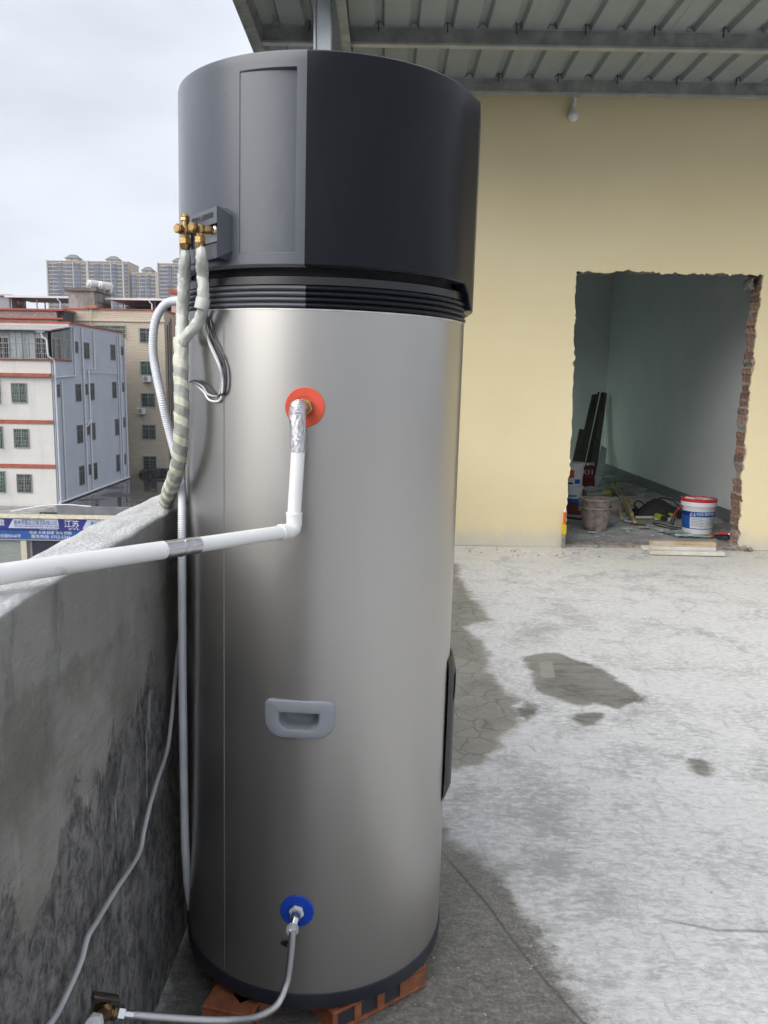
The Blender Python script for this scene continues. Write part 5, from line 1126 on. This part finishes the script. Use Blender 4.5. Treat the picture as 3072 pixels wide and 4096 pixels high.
dp([(68.25, 4.9), (68.2, 1.85), (66.75, 1.80), (66.75, -7.9)], .07); dp([(66.75, -2.2), (66.2, -2.6), (65.7, -2.7)], .05); dp([(74.15, 4.85), (74.15, -7.9)], .07); dp([(74.75, 5.0), (74.75, -7.9)], .08); dp([(76.05, 4.66), (76.05, -7.9)], .08); dp([(61.1, .9), (61.15, -7.9)], .07); dp([(59.7, -7.95), (76.3, -7.95)], .09)
# enclosed balcony
for k in range(9):
    x0 = -24.05 - .92 * (k + 1); tw(wb, FACE_Y, (x0, BY0 - .02, 3.92), .90, .42, M_GLF, (0, 0), 0, .04)
    tw(wb, FACE_Y, (x0, BY0 - .02, 2.42), .90, 1.48, M_GLF if k % 3 else M_GLS, (6, 4), .10, .04)
for k in range(7):
    y0 = BY0 + .05 + .52 * k; tw(wb, FACE_X, (BX - .01, y0, 3.92), .50, .38 + .065 * k, M_GLF, (0, 0), 0, .05, M_WFR)
    tw(wb, FACE_X, (BX - .01, y0, 2.44), .50, 1.46, M_GLF if k in (1, 3, 4, 5, 6) else simple('brown curtain', (.12, .085, .07), .7), (0, 0), 0, .05, M_WFR)
m = MB(); m.prism([(BY0 - .55, 4.38), (BY0 - .55, 4.46), (63.6, 4.99), (63.6, 4.91)], -38, BX + .25, 'x'); m.build('lean_to_roof', M_ROOFM, wb, smooth=0)
m = MB(); m.tube(smooth_path([(-24.45, BY0 - .25, 4.35), (-24.35, BY0 - .25, 3.9), (-24.1, BY0 - .2, 3.75), (-24.02, BY0 - .2, 2.6), (-23.75, BY0 + .1, 2.3), (-23.74, BY0 + .2, 1.2)], .2), .07, 8); m.box(-24.75, -24.2, BY0 - .4, BY0 - .1, 4.25, 4.38); m.build('gutter_pipe', M_WPIPE, wb, smooth=60)
# --- beige tiled building
bb = thing('tiled_house', 'tall beige tiled house with barred windows and outdoor air conditioner units', 'building', (-26, 85, -11.6))
MB().box(-30.64, -21.13, 80, 96, -11.6, 7.45).build('wall', M_BTILE, bb, smooth=0)
MB().box(-30.74, -21.03, 79.9, 96.1, 7.45, 7.58).build('coping', M_REDB, bb, smooth=0); MB().box(-30.64, -21.05, 79.86, 80, 6.42, 6.58).build('ledge', M_CREAM, bb, smooth=0)
for z0, z1, pn in ((4.51, 5.84, M_GLS), (1.46, 2.75, M_GLG), (-1.58, -.27, M_GLG), (-4.67, -3.29, M_GLS), (-7.66, -6.33, M_GLS)): tw(bb, FACE_Y, (-23.5, 80, z0), 1.3, z1 - z0, pn, (8, 4), .22, .05, None, M_DRKF)
tw(bb, FACE_Y, (-27.8, 80, 4.9), 3.0, 1.15, M_GLG, (14, 3), .2)
def ac(x, z, lab):
    T = thing('air_conditioner', lab, 'air conditioner', (x, 79.7, z), 'air conditioner units on the beige house')
    MB().box(0, .78, -.30, .0, 0, .55, at3(x, 79.95, z), bev=.02).build('case', M_WPIPE, T, smooth=20); m = MB(); m.lathe([(.0, .0), (.05, .012), (.06, .002), (.19, .002), (.20, .014), (.22, .014), (.22, 0)], 20, frame_M((x + .28, 79.645, z + .28), (1, 0, 0), (0, 0, 1))); m.build('fan_grille', M_WFR, T)
    MB().box(.05, .73, -.30, .25, -.05, -.002, at3(x, 79.72, z)).build('bracket', M_WFR, T, smooth=0)
ac(-23.24, .82, 'white air conditioner unit below the second window from the top of the beige house'); ac(-23.86, -2.24, 'white air conditioner unit below the third window of the beige house'); ac(-22.78, -8.30, 'white air conditioner unit at the foot of the beige house'); 
# dark service pipes between the houses
T = thing('service_pipes', 'dark vertical pipes in the gap right of the beige house', 'pipe', (-21.0, 81, -11)); 
for k, x in enumerate((-20.98, -20.80, -20.64)): m = MB(); m.cyl((x, 80.6, -11.5), (x, 80.6, 6.2 + .3 * k), .06, n=8); m.build('pipe', simple('dark pipe', (.05, .05, .055), .5), T)
T = thing('pink_tower_house', 'pink tiled house corner with red coping at the right of the beige house', 'building', (-20, 88, -11.6))
MB().box(-21.75, -12, 85.2, 96, -11.6, 9.6).build('wall', M_RTILE, T, smooth=0); MB().box(-21.98, -12, 85.0, 96, 9.6, 9.95).build('coping', M_REDB, T, smooth=0); MB().box(-21.98, -12, 85.0, 85.2, 7.0, 7.18).build('floor_band', M_REDB, T, smooth=0); MB().box(-21.98, -12, 85.0, 85.2, 3.0, 3.18).build('floor_band', M_REDB, T, smooth=0)
ac2 = thing('air_conditioner', 'white air conditioner unit beside the pink tiled corner, high up', 'air conditioner', (-22.1, 85.5, 7.3)); MB().box(-22.45, -21.77, 85.3, 85.8, 7.2, 7.8, bev=.02).build('case', M_WPIPE, ac2, smooth=20); m = MB()
for k in range(5): m.box(-22.40, -21.82, 85.285, 85.3, 7.27 + k * .10, 7.31 + k * .10)
m.build('louvre', M_WFR, ac2, smooth=0)
# mauve building behind the white one
T = thing('mauve_house', 'mauve tiled rooftop storey with red copings behind the white block', 'building', (-33, 80, -11.6))
MB().box(-46, -30.2, 77.2, 92, -11.6, 7.1).build('wall', M_PTILE, T, smooth=0); MB().box(-46, -29.5, 77.0, 92, 7.1, 7.25).build('coping', M_REDB, T, smooth=0); MB().box(-46, -29.6, 77.0, 77.2, 6.33, 6.47).build('floor_band', M_REDB, T, smooth=0)
MB().box(-30.2, -29.62, 77.6, 79.8, -11.6, 7.1).build('shaded_return', simple('shaded render', (.05, .055, .07), .7), T, smooth=0)  # dark box paints in the shade of the recessed side face
# roof structures
T = thing('stair_head', 'weathered concrete stair head on the beige house roof', 'roof structure', (-30, 85, 7.5))
MB().box(-31.24, -28.72, 83, 88, 7.45, 9.48).build('wall', M_CONC, T, smooth=0); MB().box(-31.55, -28.4, 82.75, 88.3, 9.48, 9.76).build('slab', simple('stained slab', (.15, .15, .145), .85, var=.4, scale=1.5), T, smooth=0)
MB().box(-28.71, -28.64, 83.4, 87.6, 8.5, 8.6).build('ledge', M_CONC, T, smooth=0)
M_TANK = simple('white tank', (.66, .655, .63), .4, var=.05, scale=1., dirt=(.55, .53, .48), dirtscale=1.5)
def tank(px, py, Y, r, l, d, lab, mat=M_TANK):
    c = aty(px / 2.074, 900 + py / 2.074, Y); T = thing('roof_tank', lab, 'tank', (c.x, c.y, c.z - r), 'tanks on the roofs'); d = Vector(d).normalized(); M = frame_M(c, d.cross((0, 0, 1)) * -1, (0, 0, 1)); 
    m = MB(); m.lathe([(0, .12), (r * .45, .11), (r * .5, .08), (r * .8, .06), (r * .95, 0), (r, -.1), (r, -l), (r * .9, -l - .12), (0, -l - .2)], 28, M); m.build('shell', mat, T, smooth=50)
    m = MB(); m.lathe([(r * .50, .10), (r * .56, .13), (r * .62, .10)], 24, M); m.build('end_ring', M_WFR, T)
    m = MB()
    for k in (.25, .8): b = c - M.to_3x3() @ Vector((0, 0, 1)) * l * k; m.box(-r * .7, r * .7, -.06, .06, -r - .12, -r * .7, Matrix.Translation(b) @ Matrix.Rotation(math.atan2(d.y, d.x) + R(90), 4, 'Z'))
    m.build('cradle', M_CONC, T, smooth=0)
tank(735, 492, 84.6, .46, 1.5, (-.55, -.84, 0), 'large white horizontal tank on the concrete stair head, left'); tank(830, 500, 84.9, .40, 1.2, (-.55, -.84, 0), 'smaller white horizontal tank on the concrete stair head, right')
tank(175, 640, 88, .55, 1.9, (.9, -.43, 0), 'steel horizontal tank under the left canopy', M_GRIL)
def town_canopy(x0, x1, y0, y1, z, posts, lab):
    T = thing('roof_canopy', lab, 'canopy', ((x0 + x1) / 2, (y0 + y1) / 2, 7.3)); m = MB(); m.prism([(x0, z), (x1, z), (x1, z + .05), (x0, z + .05)], y0, y1); m.build('sheet', simple('canopy sheet', (.16, .165, .175), .5, .2), T, smooth=0)
    MB().box(x0, x1, y0 - .12, y0, z - .08, z + .12).build('gutter', M_WPIPE, T, smooth=0); MB().box(x0, x1, y0 + .01, y1 + .3, z + .051, z + .09).build('top_sheet', M_WPIPE, T, smooth=0)
    for x, y in posts: MB().box(x - .05, x + .05, y - .05, y + .05, 7.2, z).build('post', M_WFR, T, smooth=0)
    m = MB(); m.tube([(x1 - 1.9, y0 - .2, z - .05), (x1 - 1.9, y0 - .2, z - .25), (x1 - 1.7, y0 - .1, z - .45), (x1 - 1.7, y0 - .1, 7.4)], .07, 8); m.build('downpipe', M_WPIPE, T)
town_canopy(-38.6, -31.3, 85.5, 92, 9.05, ((-38.2, 86), (-35.6, 86), (-33.2, 91), (-36.8, 91)), 'white-edged canopy on the roof left of the stair head')
town_canopy(-28.3, -21.9, 85.0, 93, 8.93, ((-26.8, 86), (-24.2, 87), (-23.6, 86), (-22.6, 92)), 'white-edged canopy on the roof right of the stair head')
MB_ = MB().box(-28.6, -22.0, 92.5, 92.7, 7.45, 8.9); T = thing('dark_screen_wall', 'dark screen wall beneath the right roof canopy', 'wall', (-25, 92.6, 7.45)); MB_.build('screen', simple('dark screen', (.035, .033, .036), .7, var=.4, scale=1), T, smooth=0)
T = thing('roof_shed', 'grey shed at the far left of the roofline', 'shed', (-40, 86, 7)); MB().box(-43, -38.4, 86, 90, 7.0, 9.15).build('wall', simple('grey shed wall', (.28, .31, .35), .6), T, smooth=0); MB().box(-43.2, -38.2, 85.8, 90.2, 9.15, 9.3).build('roof', M_ROOFM, T, smooth=0)
T = thing('roof_lamp', 'orange floodlight box on the beige house coping', 'lamp', (-28.2, 79.8, 7.6)); MB().box(-28.45, -27.35, 79.6, 79.9, 7.64, 7.80).build('box', simple('orange paint', (.50, .16, .06), .6), T, smooth=0)
m = MB(); m.tube([(-27.95, 79.75, 7.64), (-28.0, 79.75, 7.0), (-28.08, 79.75, 6.1)], .04, 6); m.build('hanging_rope', M_CREAM, T)
# --- distant towers
M_TWR = simple('tower beige', (.45, .37, .275), .7, var=.08, scale=.05); M_TWR2 = simple('tower light trim', (.50, .45, .38), .7, var=.06, scale=.05); M_TROOF = simple('tower hip roof', (.13, .15, .165), .6)
t = NT('tower glass'); oi = t.n('ShaderNodeObjectInfo').outputs['Random']; M_TGL = t.set(col=t.mix(oi, (.055, .08, .135), (.11, .14, .20)), rough=.25)
TY = 600.
def tpx(x): return -240.1 + (x - 100) * .06375
def tower(x0, x1, top, cols, turrets, lab, ylow=40.):
    T = thing('tower_block', lab, 'tower block', ((x0 + x1) / 2, TY + 12, -11.6), 'distant residential towers')
    MB().box(x0, x1, TY, TY + 24, -11.6, top).build('wall', M_TWR, T, smooth=0)
    fl_h = 2.62; n = int((top - ylow) / fl_h); base = {}
    for (a, b, kind) in cols:
        if kind == 'p': MB().box(a, b, TY - 1.0, TY, -11.6, top + .6).build('pier', M_TWR2, T, smooth=0); continue
        if kind == 'g': MB().box(a, b, TY - .9, TY, -11.6, top - .8).build('bay', M_TWR2, T, smooth=0)
        for k in range(n):
            z = top - 1.6 - (k + 1) * fl_h + .9; w_, h_ = b - a, (1.5 if kind == 'w' else 2.0 if kind == 'g' else 1.75)
            me = base.get((round(w_, 2), kind))
            if me is None:
                o = MB().box(0, w_, -.5 if kind != 'w' else -.3, 0, 0, h_).build('window', M_TGL, None, smooth=0); me = o.data; bpy.data.objects.remove(o); base[(round(w_, 2), kind)] = me
            o = link('window', me, T, True); o.matrix_parent_inverse = INV[T.name]; o.location = (a, TY - (.95 if kind == 'g' else .15 if kind == 'w' else .3), z)
    m = MB()
    for k in range(n): z = top - 1.6 - (k + 1) * fl_h + .1; m.box(x0 - .1, x1 + .1, TY - .55, TY, z, z + .5)
    m.build('floor_bands', M_TWR2, T, smooth=0)
    m = MB(); m.box(x0 - .2, x1 + .2, TY - .6, TY + 24, top, top + .5); m.build('cornice', M_TWR2, T, smooth=0)
    for cx, hw, hz in turrets:
        MB().box(cx - hw * .8, cx + hw * .8, TY + 2, TY + 12, top, hz - 2.0).build('turret', M_TWR, T, smooth=0)
        m = MB(); m.add([(cx - hw, TY + 1, hz - 2.9), (cx + hw, TY + 1, hz - 2.9), (cx + hw, TY + 13, hz - 2.9), (cx - hw, TY + 13, hz - 2.9), (cx - hw * .35, TY + 5, hz), (cx + hw * .35, TY + 5, hz), (cx + hw * .35, TY + 9, hz), (cx - hw * .35, TY + 9, hz)], [(0, 1, 5, 4), (1, 2, 6, 5), (2, 3, 7, 6), (3, 0, 4, 7), (4, 5, 6, 7), (3, 2, 1, 0)]); m.build('turret_roof', M_TROOF, T, smooth=0)
        MB().box(cx - .6, cx + .6, TY + 1.8, TY + 2, hz - 4.6, hz - 3.4).build('window', M_TGL, T, smooth=0)
X = tpx
tower(X(100), X(1005), 80.6, [(X(98), X(112), 'p'), (X(122), X(157), 'w'), (X(168), X(206), 'w'), (X(216), X(268), 'g'), (X(285), X(297), 'w'), (X(310), X(376), 'b'), (X(388), X(398), 'p'), (X(405), X(468), 'g'), (X(482), X(526), 'w'), (X(535), X(562), 'p'), (X(572), X(622), 'w'), (X(630), X(684), 'g'), (X(700), X(716), 'w'), (X(732), X(796), 'b'), (X(805), X(815), 'p'), (X(820), X(864), 'g'), (X(872), X(896), 'w'), (X(904), X(926), 'w'), (X(935), X(952), 'p'), (X(965), X(990), 'g')], [(X(363), 5.0, 86.0), (X(812), 5.0, 85.4)], 'widest beige tower block on the skyline, left')
tower(X(1035), X(1312), 73.4, [(X(1040), X(1082), 'g'), (X(1096), X(1110), 'w'), (X(1126), X(1178), 'b'), (X(1198), X(1236), 'g'), (X(1245), X(1264), 'w'), (X(1272), X(1292), 'w'), (X(1300), X(1312), 'p')], [(X(1193), 4.2, 78.4)], 'lower beige tower block between its two taller neighbours')
tower(X(1320), X(1900), 80.0, [(X(1318), X(1332), 'p'), (X(1346), X(1380), 'w'), (X(1388), X(1420), 'w'), (X(1430), X(1478), 'g'), (X(1492), X(1505), 'w'), (X(1515), X(1572), 'b'), (X(1590), X(1640), 'g'), (X(1660), X(1700), 'w')], [(X(1545), 4.6, 85.0)], 'beige tower block on the skyline just left of the water heater')
MB_ = None
# --- shop row with signs, low roof with standing water
shop = thing('shop_row', 'single-storey shop row with blue sign boards below the parapet', 'shop', (-20, 57, -11.6))
M_SIGN = simple('sign board indigo', (.022, .024, .20), .45, var=.12, scale=1); M_SIGN2 = simple('sign board blue', (.012, .085, .30), .5, var=.15, scale=1, dirt=(.05, .10, .22), dirtscale=2); M_SHUT = simple('shutter grey', (.27, .29, .27), .5, var=.1, stretch=(1, 1, 6), scale=2)
t = NT('flooded flat roof'); g = t.coord('World'); pm = t.rng(t.noise(g, .35, 5, .55), .36, .50); M_WET = t.set(col=t.mix(pm, (.06, .055, .05), (.035, .034, .034)), rough=t.rng(pm, 0, 1, .55, .06), spec=.6, normal=t.bump(t.noise(g, 2.5, 4), .05, .02))
MB().box(-40, -10, 54.3, 59.6, -11.6, -8.2).build('wall', M_CONC, shop, smooth=0)
m = MB(); m.prism([(53.9, -8.13), (53.9, -8.08), (54.5, -7.93), (54.5, -8.0)], -40, -10, 'x'); m.build('awning_tiles', simple('cream awning tile', (.50, .455, .34), .6, var=.25, scale=6, dirt=(.25, .22, .16), dirtscale=4), shop, smooth=0)
s1_ = MB().box(-40, -10, 54.0, 54.28, -8.93, -8.135).build('upper_sign', M_SIGN, shop, smooth=0); s2_ = MB().box(-40, -10, 54.05, 54.28, -9.55, -8.95).build('lower_sign', M_SIGN2, shop, smooth=0)
m = MB(); m.box(-40, -10, 54.02, 54.28, -9.64, -9.552); m.build('sign_trim', M_WFR, shop, smooth=0)
M_PANEL = simple('pale sign panel', (.52, .56, .68), .45, var=.03)
for x0, x1, sl in ((-24.98, -21.60, .35), (-20.05, -16.8, .35)):
    MB().prism([(x0, -8.80), (x1, -8.80), (x1 - .06, -8.17), (x0 + sl, -8.17)], 53.985, 53.998).build('sign_panel', M_PANEL, s1_, smooth=0)
def stext(b, x, z, size, mat, width=None, par=None, y=53.98): text_obj('lettering', b, size, frame_M((x, y, z), (1, 0, 0), (0, 0, 1)), mat, par or s1_, depth=.004, width=width)
M_SBLUE = simple('sign blue ink', (.03, .05, .20), .5); M_SWH = simple('sign white ink', (.72, .74, .80), .5)
stext('惠州市勤必达物流有限公司', -23.15, -8.46, .34, M_SBLUE, 2.85); stext('联系电话: 0752-5202366', -23.3, -8.245, .13, M_SBLUE, 1.5); stext('江苏 昆山 徐州 南京 苏州 无锡 上海 浙江 南通', -23.1, -8.68, .12, M_SBLUE, 2.95)
stext('江苏', -20.75, -8.50, .52, M_SWH, .98, y=53.985); stext('专线直达', -20.95, -8.21, .12, M_SWH, .5, y=53.985); stext('ZYL', -20.6, -8.82, .16, M_SWH, .8, y=53.985)
stext('徽', -25.45, -8.46, .52, M_SWH, .48, y=53.985); stext('惠州市', -19.1, -8.46, .34, M_SBLUE, .8); stext('0752 5342366', -22.3, -8.875, .09, M_SWH, 1.2, y=53.985)
stext('服务热线: 0752-5342', -22.2, -9.38, .28, M_SWH, 2.6, s2_, 54.03); stext('往返 大埔 超重 文山 回程', -22.2, -9.10, .22, M_SWH, 2.8, s2_, 54.03); stext('工业园B58-65号', -25.0, -9.36, .26, M_SWH, 1.6, s2_, 54.03)
for x0, x1, mt in ((-40, -24.25, M_SHUT), (-23.55, -20.4, simple('dark shop interior', (.018, .018, .045), .6)), (-20.1, -17, M_SHUT)): MB().box(x0, x1, 54.2, 54.29, -11.6, -9.66).build('shopfront', mt, shop, smooth=0)
MB().box(-24.24, -23.86, 54.05, 54.29, -11.6, -9.65).build('pier', M_CREAM, shop, smooth=0); MB().box(-20.39, -20.11, 54.05, 54.29, -11.6, -9.65).build('pier', M_CREAM, shop, smooth=0)
lowr = thing('flooded_roof', 'low flat roof with standing water at the foot of the blue-grey wall', 'roof', (-17, 68, -8.2))
MB().box(BX + .02, -8, 56.3, 79.8, -11.5, -8.08).build('deck', M_WET, lowr, smooth=0); m = MB(); m.box(-22.5, -8, 56.0, 56.3, -11.5, -7.62); m.build('roof_edge', simple('dark roof edge', (.16, .165, .175), .7, var=.2, scale=1), lowr, smooth=0)
m = MB(); m.tube(smooth_path([(-25.5, 55.6, -7.95), (-23.5, 55.9, -7.6), (-22, 56.1, -7.5), (-20.2, 56.2, -7.62)], .3), .05, 6); m.build('edge_pipe', M_WPIPE, lowr)
m = MB()
for k in range(60):
    x = random.uniform(-23.5, -20.5); y = random.uniform(78.6, 79.7); s_ = random.uniform(.1, .35); m.box(-s_, s_, -s_, s_, 0, s_ * random.uniform(.6, 2.0), Matrix.Translation((x, y, -8.07)) @ Matrix.Rotation(random.uniform(0, 3), 4, 'Z'))
o = m.build('roof_junk', simple('dark junk', (.05, .045, .04), .8, var=.5, scale=2), lowr, smooth=0); o['kind'] = 'stuff'
# ================================================================== AIR
t = NT('town haze'); t.t.nodes.remove(t.b)
pv_ = t.n('ShaderNodeVolumePrincipled', {'Color': (.90, .94, 1.0), 'Density': .00032, 'Anisotropy': .2}); t.t.links.new(pv_.outputs[0], t.o.inputs['Volume'])
hz_ = MB().box(-330, 60, -25, 660, -13, 92).build('haze', t.m, None, smooth=0); hz_['kind'] = 'stuff'; hz_['label'] = 'thin pale haze over the town'
